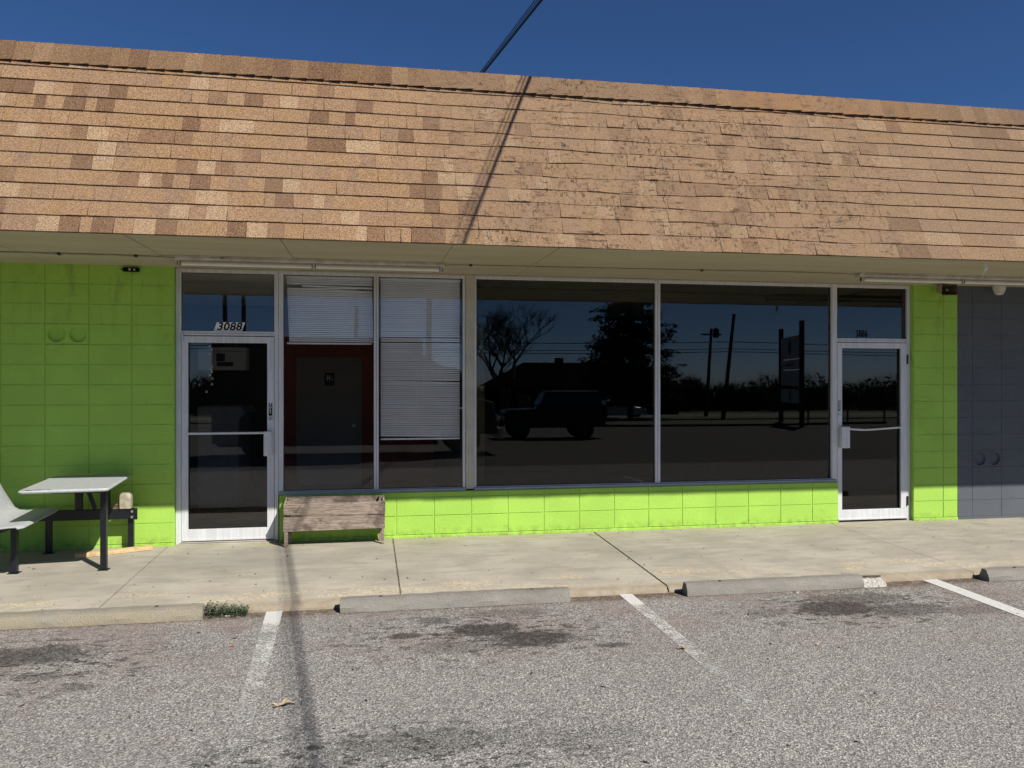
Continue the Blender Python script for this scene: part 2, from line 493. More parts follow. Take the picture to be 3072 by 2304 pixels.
M['cabinet'] = simple('off_white_cabinet', (.52, .50, .44), .6, 0, .06, 3)
M['sticker_black'] = simple('restroom_sign_black', (.012, .012, .014), .5)
M['bell'] = simple('brass_bell', (.72, .60, .36), .3, .7)
M['leaf_dead'] = simple('dead_leaf', (.36, .22, .11), .9, 0, .4, 40)
M['leaf_pale'] = simple('pale_dead_leaf', (.40, .33, .22), .9, 0, .3, 40)
M['leaf_dark'] = simple('dark_leaf_scrap', (.05, .038, .028), .9, 0, .4, 60)
M['weed'] = simple('weed_green', (.045, .10, .045), .7, 0, .5, 45)
M['weed2'] = simple('weed_pale_green', (.10, .14, .075), .7, 0, .4, 45)
M['gravel'] = simple('tan_gravel', (.20, .15, .10), .95, 0, .7, 90)
M['cable'] = simple('black_cable', (.012, .012, .013), .6)
M['conduit'] = simple('painted_conduit', (.40, .35, .25), .6, 0, .2, 8)
M['trash_white'] = simple('white_litter', (.75, .74, .70), .6, 0, .1)
M['trash_red'] = simple('red_litter', (.55, .03, .02), .5, 0, .1)
M['grass'] = simple('winter_grass', (.085, .085, .035), .95, 0, .45, 3.0, .5, 20)
M['road'] = simple('road_asphalt', (.15, .145, .14), .95, 0, .2, .6)
M['kerb'] = simple('kerb_concrete', (.36, .34, .29), .9, 0, .2, 3)
M['bark'] = simple('grey_bark', (.075, .060, .048), .95, 0, .4, 6)
M['needle'] = simple('dark_conifer_needles', (.018, .032, .016), .9, 0, .5, 2.0)
M['car_black'] = simple('black_car_paint', (.010, .010, .012), .22, 0, .1, spec=.6)
M['car_silver'] = simple('silver_car_paint', (.48, .48, .47), .3, .5, .05)
M['car_grey'] = simple('olive_grey_car_paint', (.10, .098, .082), .35, .2, .1)
M['car_truck'] = simple('dark_truck_paint', (.014, .013, .013), .5, 0, .2)
M['car_glass'] = simple('dark_car_glass', (.008, .009, .010), .08, 0, 0, spec=.7)
M['rubber'] = simple('tyre_rubber', (.014, .014, .014), .9)
M['rim'] = simple('dull_alloy', (.10, .10, .10), .5, .5)
M['lamp'] = simple('headlamp_lens', (.70, .70, .68), .15, .3)
M['house'] = simple('brown_brick_house', (.045, .03, .022), .9, 0, .3, 1.5, spec=0)
M['hroof'] = simple('dark_house_shingles', (.016, .014, .013), .95, 0, .3, 1.2, spec=0)
M['pole'] = simple('creosoted_pole', (.085, .062, .045), .95, 0, .3, 3)
M['sign_panel'] = simple('pale_sign_panel', (.80, .78, .70), .6, 0, .1, 2)
M['sign_white'] = simple('white_sign_panel', (.88, .88, .86), .6, 0, .06, 2)
M['sign_dark'] = simple('dark_sign_lettering', (.05, .045, .04), .6)

# ---------------------------------------------------------------- ground
def lot_z(y): return -.08 + .02 * y            # the car park drains away from the shops
def walk_z(y): return -.03 + .02 * y

g = MB()
# earth from under the buildings to the horizon
prof = [(400, -.75), (0.2, -.75), (-2.2, -.75), (-40, -1.4), (-120, -2.75), (-900, -2.75)]
for (y0, z0), (y1, z1) in zip(prof, prof[1:]):
    g.quad((-700, y0, z0), (-700, y1, z1), (700, y1, z1), (700, y0, z0))
mk('ground', g, M['grass'], kind='structure')
g = MB()
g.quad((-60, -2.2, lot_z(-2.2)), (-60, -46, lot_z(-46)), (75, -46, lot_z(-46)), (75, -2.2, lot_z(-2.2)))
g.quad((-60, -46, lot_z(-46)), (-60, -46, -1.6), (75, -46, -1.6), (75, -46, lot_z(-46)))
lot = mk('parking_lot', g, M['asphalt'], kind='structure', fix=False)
g = MB()
g.quad((-300, -50, -1.05), (-300, -62, -1.25), (300, -62, -1.25), (300, -50, -1.05))
mk('road', g, M['road'], kind='structure', fix=False)
g = MB()
for i in range(24):
    pass
med = [(12, -34.2), (18, -33.2), (25, -33.0), (33, -34.6), (33, -37.0), (25, -37.6), (17, -37.2), (12, -36)]
g.prism(med, 'z', -.95, -.62)
mk('grass_median', g, M['grass'], kind='structure')
g = MB()
g.prism([(-40, -46.3), (44, -46.3), (44, -50), (-40, -50)], 'z', -1.6, -.93)
mk('grass_verge', g, M['grass'], kind='structure')

# painted stall lines on the car park
def stall_line(x0, x1, xa0, xa1, y1, lab):
    m = MB(); n = 10
    for i in range(n):
        t0, t1 = i / n, (i + 1) / n
        f = lambda a, b, t: a + (b - a) * t
        ya, yb = f(-2.275, y1, t0), f(-2.275, y1, t1)
        m.quad((f(x0, xa0, t0), ya, lot_z(ya) + .004), (f(x0, xa0, t1), yb, lot_z(yb) + .004),
               (f(x1, xa1, t1), yb, lot_z(yb) + .004), (f(x1, xa1, t0), ya, lot_z(ya) + .004))
    mk('stall_line', m, M['stripe'], lot, fix=False, label=lab)
stall_line(1.527, 1.650, 1.630, 1.725, -5.3, 'faded white stall line left of the centre bay')
stall_line(4.358, 4.470, 4.420, 4.520, -5.6, 'faded white stall line right of the centre bay')
stall_line(7.180, 7.330, 7.255, 7.375, -6.5, 'bright white stall line at the right edge')

# pavement: cast slabs with open joints
sw_base = MB()
sw_base.prism([(.10, walk_z(.1) - .012), (-2.25, walk_z(-2.25) - .012), (-2.25, -.7), (.10, -.7)], 'x', -8, 17)
walk = mk('sidewalk', sw_base, M['concrete_plain'], kind='structure')
JX = [-8, -5.0, -2.25, .283, 2.557, 4.792, 7.712, 10.3, 13.0, 17]
rj = random.Random(3)
for xa, xb in zip(JX, JX[1:]):
    m = MB(); n = max(2, int((xb - xa) / .09)); gap = .007
    dz = rj.uniform(-.002, .002)
    rows = []
    for i in range(n + 1):
        x = xa + gap + (xb - xa - 2 * gap) * i / n
        ye = -2.292 + rj.uniform(-.010, .010)
        er = .010 + rj.random() * .012
        rows.append([(x, .098, walk_z(.098) + dz), (x, -1.2, walk_z(-1.2) + dz), (x, ye + .045, walk_z(ye + .045) + dz - .002),
                     (x, ye + .012, walk_z(ye) - er + dz), (x, ye - .004, walk_z(ye) - .034), (x, ye - .012, -.14)])
    vs_ = [p for r in rows for p in r]; k_ = 6
    fs = [(i * k_ + j, i * k_ + j + 1, (i + 1) * k_ + j + 1, (i + 1) * k_ + j) for i in range(n) for j in range(k_ - 1)]
    a = len(vs_)
    vs_ += [(xa + gap, .098, -.14), (xb - gap, .098, -.14)]
    fs += [tuple([a] + [i for i in range(k_)]), tuple([a + 1] + [n * k_ + i for i in range(k_ - 1, -1, -1)])]
    m.add(vs_, fs)
    mk('slab', m, M['concrete'], walk, smooth=.5)

# ---------------------------------------------------------------- the building
B = .4064; R = .2032
shop = thing('shop_building', 'low strip of shops with lime green block walls under a tan shingled mansard roof', 'building', (4.0, 0, 0))

def block_mesh(w, h, d=.05, bev=.0042):
    m = MB(); m.box(-w / 2, w / 2, 0, d, -h / 2, h / 2)
    me = bpy.data.meshes.new('block')
    me.from_pydata(m.v, [], m.f)
    bm = bmesh.new(); bm.from_mesh(me)
    bmesh.ops.recalc_face_normals(bm, faces=bm.faces)
    es = [e for e in bm.edges if all(v.co.y < 1e-6 for v in e.verts)]
    bmesh.ops.bevel(bm, geom=es, offset=bev, segments=2, affect='EDGES')
    bm.to_mesh(me); bm.free()
    return me
BM = {}
G2 = .0021                                                # half a joint
def block(x0, x1, z0, z1, mat, parent, rnd, y=0.0):
    G2 = .0008 if mat is M['greyp'] else .0018
    w, h = round(x1 - x0 - 2 * G2, 4), round(z1 - z0 - 2 * G2, 4)
    key = (w, h, mat.name)
    if key not in BM:
        BM[key] = block_mesh(w, h, bev=.0018 if mat is M['greyp'] else .0042); BM[key].materials.append(mat)
    o = bpy.data.objects.new('block', BM[key]); C.objects.link(o)
    o.location = ((x0 + x1) / 2, y + rnd.uniform(-.0009, .0009), (z0 + z1) / 2)
    o.rotation_euler = (rnd.uniform(-.0012, .0012), 0, rnd.uniform(-.0012, .0012))
    attach(o, parent)

def circle_block(x0, x1, z0, z1, mat, parent):
    """a decorative block: two shallow round recesses"""
    m = MB(); n = 40; r = .084; dep = .024
    zc = (z0 + z1) / 2
    x0 += G2; x1 -= G2; z0 += G2; z1 -= G2
    half = (x1 - x0) / 2
    for s in range(2):
        xc = x0 + half * (s + .5)
        a0, a1 = x0 + half * s, x0 + half * (s + 1)
        outer = []; c0 = []; c1 = []
        for k in range(n):
            t = 2 * PI * k / n; c, sn = math.cos(t), math.sin(t)
            f = min((half / 2) / max(abs(c), 1e-6), ((z1 - z0) / 2) / max(abs(sn), 1e-6))
            outer.append((xc + f * c, 0, zc + f * sn)); c0.append((xc + r * c, 0, zc + r * sn)); c1.append((xc + (r - .006) * c, dep, zc + (r - .006) * sn))
        vs_ = outer + c0 + c1
        fs = []
        for k in range(n):
            j = (k + 1) % n
            fs.append((k, j, n + j, n + k)); fs.append((n + k, n + j, 2 * n + j, 2 * n + k))
        fs.append(tuple(2 * n + k for k in range(n)))
        m.add(vs_, fs)
        # square corners of the face
        for cx, cz in ((a0, z0), (a1, z0), (a1, z1), (a0, z1)):
            near = sorted(outer, key=lambda p: (p[0] - cx) ** 2 + (p[2] - cz) ** 2)[:2]
            m.add([(cx, 0, cz), near[0], near[1]], [(0, 1, 2)])
    m.box(x0, x1, .030, .05, z0, z1)
    o = mk('circle_block', m, mat, parent, fix=False)
    bm = bmesh.new(); bm.from_mesh(o.data)
    bmesh.ops.remove_doubles(bm, verts=bm.verts, dist=1e-5)
    bmesh.ops.recalc_face_normals(bm, faces=bm.faces)
    for f in bm.faces:
        if f.normal.y > .5 and f.calc_center_median().y < .018 - .025: f.normal_flip()
    bm.to_mesh(o.data); bm.free()

def wall_backing(name, x0, x1, z0, z1, mat, lab, hole=None):
    m = MB()
    if hole:                                            # leave the cavity of the recessed block open
        a, b, c, d = hole
        m.box(x0, a, .0055, .19, z0, z1); m.box(b, x1, .0055, .19, z0, z1)
        m.box(a, b, .0055, .19, z0, c); m.box(a, b, .0055, .19, d, z1); m.box(a, b, .06, .19, c, d)
    else: m.box(x0, x1, .0055, .19, z0, z1)
    return mk(name, m, mat, shop, label=lab, fix=False)

rw = random.Random(11)
XL = .3355                                               # right end of the left wall
wl = wall_backing('block_wall', -6, XL, -.5, 2.86, M['green'], 'lime green block wall left of the 3088 door', (XL - 3 * B, XL - 2 * B, 10 * R, 11 * R))
m = MB(); m.box(-6, XL - .001, -.006, .0028, -.10, -.001); mk('footing_lip', m, M['green'], wl, bevel=.003)
nL = 12
for k in range(14):
    for i in range(nL):
        x1 = XL - B * i; x0 = x1 - B
        if k == 10 and i == 2: circle_block(x0, x1, k * R, (k + 1) * R, M['green'], wl); continue
        block(x0, x1, k * R, (k + 1) * R, M['green'], wl, rw)

# low wall under the windows
KX = 2.5970
kn = MB(); kn.box(1.378, 7.812, .0055, .20, -.5, .462); kn = mk('knee_wall', kn, M['green'], shop, label='low lime green block wall under the shop windows')
m = MB(); m.box(1.378, 7.812, -.010, .0028, -.12, -.001); mk('footing_lip', m, M['green'], kn, bevel=.004)
for k in range(3):
    z0, z1 = (k * R, (k + 1) * R) if k < 2 else (2 * R, .462)
    for i in range(-3, 13):
        x0 = KX + B * i; x1 = min(x0 + B, 7.812)
        if x0 < 7.8: block(x0, x1, z0, z1, M['green'], kn, rw)

# pier right of the 3086 door and the slate wall beyond it
PX = 8.809
pr = wall_backing('corner_pier', PX, 9.4155, -.5, 2.86, M['green'], 'narrow lime green block pier right of the 3086 door')
m = MB(); m.box(PX + .001, 9.4155, -.008, .0028, -.12, -.001); mk('footing_lip', m, M['green'], pr, bevel=.003)
gw = wall_backing('block_wall', 9.4165, 16, -.5, 2.86, M['greyp'], 'slate grey block wall of the next shop', (PX + 2 * B, PX + 3 * B, 3 * R, 4 * R))
m = MB(); m.box(9.4165, 16, -.006, .0028, -.12, -.001); mk('footing_lip', m, M['greyp'], gw, bevel=.003)
for k in range(14):
    block(PX, PX + B, k * R, (k + 1) * R, M['green'], pr, rw)
    block(PX + B, 9.4155, k * R, (k + 1) * R, M['green'], pr, rw)
    block(9.4165, PX + 2 * B, k * R, (k + 1) * R, M['greyp'], gw, rw)
    for i in range(2, 9):
        if k == 3 and i == 2: circle_block(PX + B * i, PX + B * (i + 1), k * R, (k + 1) * R, M['greyp'], gw); continue
        block(PX + B * i, PX + B * (i + 1), k * R, (k + 1) * R, M['greyp'], gw, rw)

# ---------------------------------------------------------------- shop fronts
ZT, ZH = 2.790, 2.832                                     # glass top, header top
FY0, FY1 = .050, .130                                     # frame depth
GY0, GY1 = .084, .090                                     # glass
def pane(x0, x1, z0, z1, mat, parent):
    m = MB(); m.box(x0 - .004, x1 + .004, GY0, GY1, z0 - .004, z1 + .004)
    return mk('pane', m, mat, parent)
def frame_mb(x0, x1, z0, z1, gx0, gx1, gz0, gz1, y0=FY0, y1=FY1):
    m = MB()
    m.box(x0, gx0, y0, y1, z0, z1); m.box(gx1, x1, y0, y1, z0, z1)
    m.box(gx0, gx1, y0 + .001, y1 - .001, gz1, z1); m.box(gx0, gx1, y0 + .001, y1 - .001, z0, gz0)
    return m
def window(x0, x1, gx0, gx1, gz0, glass, lab, z0=.478):
    w = mk('window', frame_mb(x0, x1, z0, ZH, gx0, gx1, gz0, ZT), M['alu'], shop, bevel=.002, label=lab)
    m = MB()
    t = .005
    m.box(gx0, gx0 + t, .074, .0835, gz0, ZT); m.box(gx1 - t, gx1, .074, .0835, gz0, ZT)
    m.box(gx0 + t, gx1 - t, .074, .0835, ZT - t, ZT); m.box(gx0 + t, gx1 - t, .074, .0835, gz0, gz0 + t)
    mk('gasket', m, M['alu_dark'], w)
    pane(gx0, gx1, gz0, ZT, glass, w)
    return w
window(1.366, 2.381, 1.414, 2.358, .498, M['glass'], 'window with the short blind, left of the wide post')
window(2.385, 3.351, 2.408, 3.320, .498, M['glass'], 'window with the long blind, beside the wide post')
window(3.448, 5.569, 3.471, 5.541, .500, M['glass_dark'], 'large dark window right of the wide post')
window(5.573, 7.758, 5.602, 7.751, .500, M['glass_dark'], 'large dark window beside the 3086 door')
m = MB(); m.box(3.3535, 3.4455, .035, .135, .478, ZH); mk('post', m, M['cream'], shop, bevel=.003, label='wide cream post between the two shops')
for x0, x1 in ((1.366, 3.352), (3.447, 7.800)):
    m = MB(); m.prism([(.022, .4635), (.022, .486), (.030, .492), (.047, .494), (.047, .4635)], 'x', x0, x1)
    m.prism([(.050, .4635), (.050, .4765), (.130, .4765), (.130, .4635)], 'x', x0, x1)
    mk('sill', m, M['sill'], shop)

def text_mesh(s, size, sx=1.0, bold=0.0, shear=0.0, depth=.001, spacing=1.0):
    cu = bpy.data.curves.new('t', 'FONT'); cu.body = s; cu.size = size; cu.offset = bold; cu.extrude = depth
    cu.align_x = 'CENTER'; cu.align_y = 'CENTER'; cu.shear = shear; cu.space_character = spacing; cu.resolution_u = 4
    to = bpy.data.objects.new('t', cu); C.objects.link(to)
    dg = bpy.context.evaluated_depsgraph_get()
    me = bpy.data.meshes.new_from_object(to.evaluated_get(dg))
    bpy.data.objects.remove(to); bpy.data.curves.remove(cu)
    for v in me.vertices: v.co.x *= sx
    return me
def put_text(name, s, size, mat, loc, parent, sx=1.0, bold=0.0, shear=0.0, spacing=1.0, rot=(PI / 2, 0, 0), **kw):
    me = text_mesh(s, size, sx, bold, shear, .0006, spacing)
    me.name = name
    me.materials.clear(); me.materials.append(mat)
    o = bpy.data.objects.new(name, me); C.objects.link(o)
    o.location = loc; o.rotation_euler = rot
    if parent is not None: attach(o, parent)
    return props(o, **kw)

def door(dx0, dx1, gx0, gx1, dz0, gz0, gz1, dz1, lab, handle_right):
    d = mk('door', frame_mb(dx0, dx1, dz0, dz1, gx0, gx1, gz0, gz1, .044, .092), M['alu'], shop, bevel=.002, label=lab)
    m = MB(); t = .005
    m.box(gx0, gx0 + t, .068, .0835, gz0, gz1); m.box(gx1 - t, gx1, .068, .0835, gz0, gz1)
    m.box(gx0 + t, gx1 - t, .068, .0835, gz1 - t, gz1); m.box(gx0 + t, gx1 - t, .068, .0835, gz0, gz0 + t)
    mk('gasket', m, M['alu_dark'], d)
    pane(gx0, gx1, gz0, gz1, M['glass'] if handle_right else M['glass_dark'], d)
    # sweep at the foot
    m = MB(); m.box(dx0 + .012, dx1 - .012, .038, .0435, dz0 + .004, dz0 + .026)
    mk('door_sweep', m, M['alu'], d, bevel=.002)
    return d
# left door, number 3088
ld = door(.396, 1.319, .461, 1.251, -.001, .122, 2.061, 2.128, 'white aluminium glass door numbered 3088', True)
m = MB(); m.box(.3385, .3925, FY0, FY1, -.030, ZH); m.box(1.3225, 1.3635, FY0, FY1, -.030, ZH)
m.box(.3925, 1.3225, FY0 + .001, FY1, 2.136, 2.182); m.box(.3925, 1.3225, FY0 + .001, FY1, ZT, ZH)
lf = mk('door_frame', m, M['alu'], shop, bevel=.002)
m = MB(); m.box(.3925, 1.3225, FY0 - .0015, FY0 + .0005, 2.1585, 2.1605); m.box(.3925, .398, .074, .0835, 2.182, ZT); m.box(1.317, 1.3225, .074, .0835, 2.182, ZT); m.box(.398, 1.317, .074, .0835, ZT - .006, ZT)
mk('gasket', m, M['alu_dark'], lf)
pane(.3945, 1.3205, 2.184, ZT - .002, M['glass'], lf)
m = MB(); m.box(.36, 1.36, -.02, .16, -.06, -.022); m.box(.38, 1.335, .03, .14, -.022, -.008)
mk('threshold', m, M['concrete_plain'], shop, bevel=.004)
m = MB(); m.tube([(.405, .040, 2.072), (.405, .040, 2.150)], .014, 12); mk('pivot', m, M['chrome'], ld)
m = MB(); m.box(.461, 1.2215, .018, .040, 1.107, 1.129); mk('push_bar', m, M['alu'], ld, bevel=.004)
m = MB(); m.box(1.221, 1.298, -.010, .040, .878, 1.134); m.box(1.2975, 1.304, -.004, .030, .885, 1.128); mk('pull_handle', m, M['alu'], ld, bevel=.004)
m = MB(); m.box(1.2675, 1.3020, .0415, .0436, 1.297, 1.430)
st = mk('pull_sticker', m, M['black_print'], ld)
for i, ch in enumerate('PULL'):
    put_text('letter', ch, .031, M['white_print'], (1.2848, .0408, 1.413 - i * .0265), st, 1.0, .0012)
m = MB(); m.lathe([(.019, .030), (.019, .036), (.016, .0435)], (1.2855, 0, 1.267), 'y', 18); m.lathe([(.010, .026), (.011, .031)], (1.2855, 0, 1.267), 'y', 14)
mk('lock', m, M['chrome'], ld)

# right door, number 3086
rd = door(7.826, 8.755, 7.889, 8.673, -.006, .119, 2.061, 2.127, 'white aluminium glass door numbered 3086', False)
m = MB(); m.box(7.760, 7.822, FY0 - .006, FY1, -.040, ZH); m.box(8.7595, 8.806, FY0, FY1, -.040, ZH)
m.box(7.822, 8.7595, FY0 + .001, FY1, 2.134, 2.180); m.box(7.822, 8.7595, FY0 + .001, FY1, ZT, ZH)
rf = mk('door_frame', m, M['alu'], shop, bevel=.002)
m = MB(); m.box(7.822, 8.7595, FY0 - .0015, FY0 + .0005, 2.156, 2.158); m.box(7.822, 7.828, .074, .0835, 2.180, ZT); m.box(8.715, 8.7595, .078, .0835, 2.180, ZT); m.box(7.828, 8.715, .074, .0835, ZT - .006, ZT)
mk('gasket', m, M['alu_dark'], rf)
pane(7.824, 8.7575, 2.182, ZT - .002, M['glass_dark'], rf)
m = MB(); m.box(7.80, 8.83, -.03, .16, -.075, -.028); mk('threshold', m, M['concrete_plain'], shop, bevel=.006)
m = MB(); m.tube([(7.950, .028, 1.094), (8.06, .024, 1.086), (8.169, .022, 1.080), (8.30, .024, 1.085), (8.672, .030, 1.106)], .0125, 8)
mk('push_bar', m, M['alu'], rd, smooth=True, label='bent push bar')
m = MB(); m.box(7.850, 7.958, -.012, .040, .866, 1.121); m.box(7.842, 7.8495, -.006, .032, .872, 1.115); mk('pull_handle', m, M['alu'], rd, bevel=.004)
m = MB(); m.box(7.8325, 7.8665, .0415, .0436, 1.307, 1.436)
st = mk('pull_sticker', m, M['grey_print'], rd, label='faded grey pull sticker')
for i, ch in enumerate('PULL'):
    put_text('letter', ch, .030, M['alu'], (7.8495, .0408, 1.419 - i * .0262), st, 1.0, .0012)
m = MB(); m.lathe([(.019, .030), (.019, .036), (.016, .0435)], (7.851, 0, 1.262), 'y', 18); m.lathe([(.010, .026), (.011, .031)], (7.851, 0, 1.262), 'y', 14)
mk('lock', m, M['chrome'], rd)
for z in (1.93, .21):
    m = MB(); m.box(8.7495, 8.7655, .034, .0435, z - .055, z + .055); m.tube([(8.757, .034, z - .058), (8.757, .034, z + .058)], .008, 8)
    mk('hinge', m, M['rust'], rd)
m = MB(); m.box(7.8285, 7.846, .079, .0832, 2.43, 2.60); m.box(7.8465, 7.851, .0795, .0832, 2.45, 2.58)
mk('hours_sticker', m, M['grey_print'], rf)

# address numbers
m = MB()
m.prism([(.707, 2.1835), (.990, 2.1835), (1.023, 2.277), (.740, 2.277)], 'y', .0765, .0815)
sg = mk('address_sign', m, M['white_plate'], None, label='white slanted plate with black 3088 standing above the left door', cat='sign')
put_text('digits', '3088', .112, M['black_print'], (.862, .0755, 2.230), sg, 1.08, .0026, .22, 1.04)
put_text('address_numbers', '3086', .118, M['black_print'], (8.171, .0815, 2.236), None, .60, .0022, 0, 1.14,
         label='condensed black numerals 3086 on the glass above the right door', cat='numbers')

# ---------------------------------------------------------------- eaves and roof
EY, EZ = -2.071, 2.797
m = MB()
A_ = math.radians(68.3)
# soffit boards with open seams
sf = MB(); sf.hexa([(-6, -2.04, 2.812), (16, -2.04, 2.812), (16, .3, 2.858), (-6, .3, 2.858), (-6, -2.04, 2.84), (16, -2.04, 2.84), (16, .3, 2.88), (-6, .3, 2.88)])
soffit = mk('soffit', sf, M['under'], shop)
SX = [-6, -3.2, -1.95, -.80, .42, 1.60, 3.00, 3.92, 5.12, 6.33, 7.55, 8.88, 10.1, 11.4, 16]
rs = random.Random(5)
for a, b in zip(SX, SX[1:]):
    d = rs.uniform(-.003, .003)
    m = MB(); z = lambda y: 2.7975 + (y + 2.05) * (2.8385 - 2.7975) / 2.2
    m.hexa([(a + .002, -2.052, z(-2.052) + d), (b - .002, -2.052, z(-2.052) - d), (b - .002, .045, z(.045) - .4 * d), (a + .002, .045, z(.045) + .4 * d),
            (a + .002, -2.052, z(-2.052) + .012), (b - .002, -2.052, z(-2.052) + .012), (b - .002, .045, z(.045) + .012), (a + .002, .045, z(.045) + .012)])
    mk('soffit_panel', m, M['soffit'], soffit, bevel=.0015)
# trim strip where soffit meets wall and shop front
m = MB(); m.box(.34, 8.80, .030, .0485, 2.8225, 2.834); mk('trim', m, M['soffit'], shop)

SV = Vector((0, math.cos(A_), math.sin(A_))); NV = Vector((0, -math.sin(A_), math.cos(A_)))
E0 = Vector((0, EY, EZ))
def rp(x, s, n): return Vector((x, EY, EZ)) + SV * s + NV * n
EXP = .143; NC = 12
rx0, rx1 = -5.0, 14.5
dk = MB()
dk.hexa([rp(rx0, .004, -.02), rp(rx1, .004, -.02), rp(rx1, 1.79, -.02), rp(rx0, 1.79, -.02),
         rp(rx0, .004, -.002), rp(rx1, .004, -.002), rp(rx1, 1.79, -.002), rp(rx0, 1.79, -.002)])
tp = rp(0, 1.79, 0)
dk.hexa([(rx0, tp.y + .012, tp.z - .02), (rx1, tp.y + .012, tp.z - .02), (rx1, tp.y + .9, tp.z - .62), (rx0, tp.y + .9, tp.z - .62),
         (rx0, tp.y + .012, tp.z - .005), (rx1, tp.y + .012, tp.z - .005), (rx1, tp.y + .9, tp.z - .6), (rx0, tp.y + .9, tp.z - .6)])
dk.box(rx0, rx1, tp.y + .95, 11, tp.z - .62, tp.z - .58)
dk.box(rx0, rx0 + .1, -1.9, 11, 2.9, tp.z - .63); dk.box(rx1 - .1, rx1, -1.9, 11, 2.9, tp.z - .63)
roof = mk('roof', dk, M['under'], shop, label='tan shingled mansard roof')

cy_, sy_ = math.cos(YAW), math.sin(YAW)
def project(p):
    d = Vector(p) - CAM
    zc = d.y * cy_ + d.x * sy_; xc = d.x * cy_ - d.y * sy_
    return xc / zc * 2400 / 3, -d.z / zc * 2400 / 3, zc
rr = random.Random(21)
def wav(x, c):
    """how far a course line wanders in the weathered middle"""
    w = max(0.0, min(1.0, (x - 2.6) / .9)) * max(0.0, min(1.0, (7.7 - x) / .9))
    return w * (.0075 * math.sin(x * 2.3 + c * 1.7) + .0055 * math.sin(x * 5.1 + c * 2.9) + .003 * math.sin(x * 11 + c)), w
tabs = []
for c in range(NC):
    x = rx0 + rr.uniform(0, .12); s0 = c * EXP
    while x < rx1:
        mid = wav(x, c)[1]
        if x > 7.0: w = rr.choice([.33, .30, .32, .16, .20, .12, .26])
        elif mid > .5: w = rr.choice([.15, .14, .16, .13, .20, .11, .17])
        else: w = rr.choice([.150, .145, .155, .16, .14, .13, .145, .085])
        w2 = min(w, rx1 - x)
        if w2 > .02: tabs.append((x, x + w2, c, s0, mid))
        x += w
def tab_geo(t, rnd):
    x0, x1, c, s0, mid = t
    w0, w1 = wav(x0, c)[0], wav(x1, c)[0]
    if c == 0: w0 *= .3; w1 *= .3
    th = rnd.uniform(.0135, .0170) * (1 - .62 * mid * rnd.random())
    j = rnd.uniform(-.0015, .0015) if c else 0
    jl = rnd.uniform(-.004, .004) * (1 - mid); jr = rnd.uniform(-.004, .004) * (1 - mid)
    g_ = .0004
    top = min(s0 + EXP + .022, 1.775)
    m = MB()
    ba, bb = s0 + w0 + j - (.006 if c == 0 else 0), s0 + w1 + j - (.006 if c == 0 else 0)
    m.hexa([rp(x0 + g_ + jl, ba, .0015), rp(x1 - g_ + jr, bb, .0015), rp(x1 - g_, top, .0003), rp(x0 + g_, top, .0003),
            rp(x0 + g_ + jl, ba, th), rp(x1 - g_ + jr, bb, th), rp(x1 - g_, top, .0016), rp(x0 + g_, top, .0016)])
    return m
big = []
for t in tabs:
    pc = rp((t[0] + t[1]) / 2, t[3] + EXP / 2, 0); u, v, zc = project(pc)
    if abs(u) < 512 and abs(v) < 384: big.append(((t[1] - t[0]) / zc ** 2, t))
big.sort(key=lambda q: -q[0])
chosen = set(q[1] for q in big[:298])
rest = MB()
for t in tabs:
    ti = rr.choices(range(len(TONES)), TW)[0]
    m = tab_geo(t, rr)
    if t in chosen: mk('shingle', m, SH[ti], roof)
    else: rest.add(m.v, m.f, ti)
mk('shingles', rest, SH, roof, kind='stuff')
# ridge caps, each lapping the next
x = rx0; cw = .147; i = 0
cap0, capt = 1.602, 1.806
while x < rx1:
    w = cw * rr.uniform(.97, 1.03)
    m = MB(); l = .0200; hi = .042 + rr.uniform(-.002, .002); t_ = .006
    sl = cap0 + rr.uniform(-.004, .004)
    xe = x + w + .02
    tl, tr_ = rp(x - .02, capt, l + .004), rp(x + w, capt, l + .010)
    ml, mr = rp(x - .02, capt, l - .002), rp(x + w, capt, l + .003)
    bk = Vector((0, .20, -.13))
    m.hexa([rp(x - .02, sl + .003, l), rp(x + w, sl, hi - t_), mr, ml, rp(x - .02, sl + .003, l + .003), rp(x + w, sl, hi), tr_, tl])
    m.hexa([ml, mr, mr + bk, ml + bk, tl, tr_, tr_ + bk, tl + bk])
    mk('ridge_shingle', m, rr.choices(M['cap'], [5, 5, 2, 4])[0], roof)
    x += w; i += 1

# back of the building: rooms, walls and ceiling that keep the shops dark
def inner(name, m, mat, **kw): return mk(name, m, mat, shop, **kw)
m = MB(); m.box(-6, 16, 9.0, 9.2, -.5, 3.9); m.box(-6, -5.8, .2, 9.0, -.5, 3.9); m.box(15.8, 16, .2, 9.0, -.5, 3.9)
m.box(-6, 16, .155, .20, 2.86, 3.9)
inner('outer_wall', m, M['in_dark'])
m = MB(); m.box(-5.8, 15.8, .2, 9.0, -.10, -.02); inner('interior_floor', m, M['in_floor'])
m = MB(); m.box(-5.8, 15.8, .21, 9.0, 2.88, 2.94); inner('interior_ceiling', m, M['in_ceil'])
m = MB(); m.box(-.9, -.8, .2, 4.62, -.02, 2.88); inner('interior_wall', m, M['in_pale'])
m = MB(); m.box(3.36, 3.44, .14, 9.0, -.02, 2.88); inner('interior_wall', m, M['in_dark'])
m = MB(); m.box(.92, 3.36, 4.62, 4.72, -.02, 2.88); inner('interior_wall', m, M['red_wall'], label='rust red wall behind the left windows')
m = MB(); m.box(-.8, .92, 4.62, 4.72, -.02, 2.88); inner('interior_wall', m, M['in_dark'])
m = MB(); m.box(8.86, 8.94, .2, 9.0, -.02, 2.88); inner('interior_wall', m, M['in_dark'])
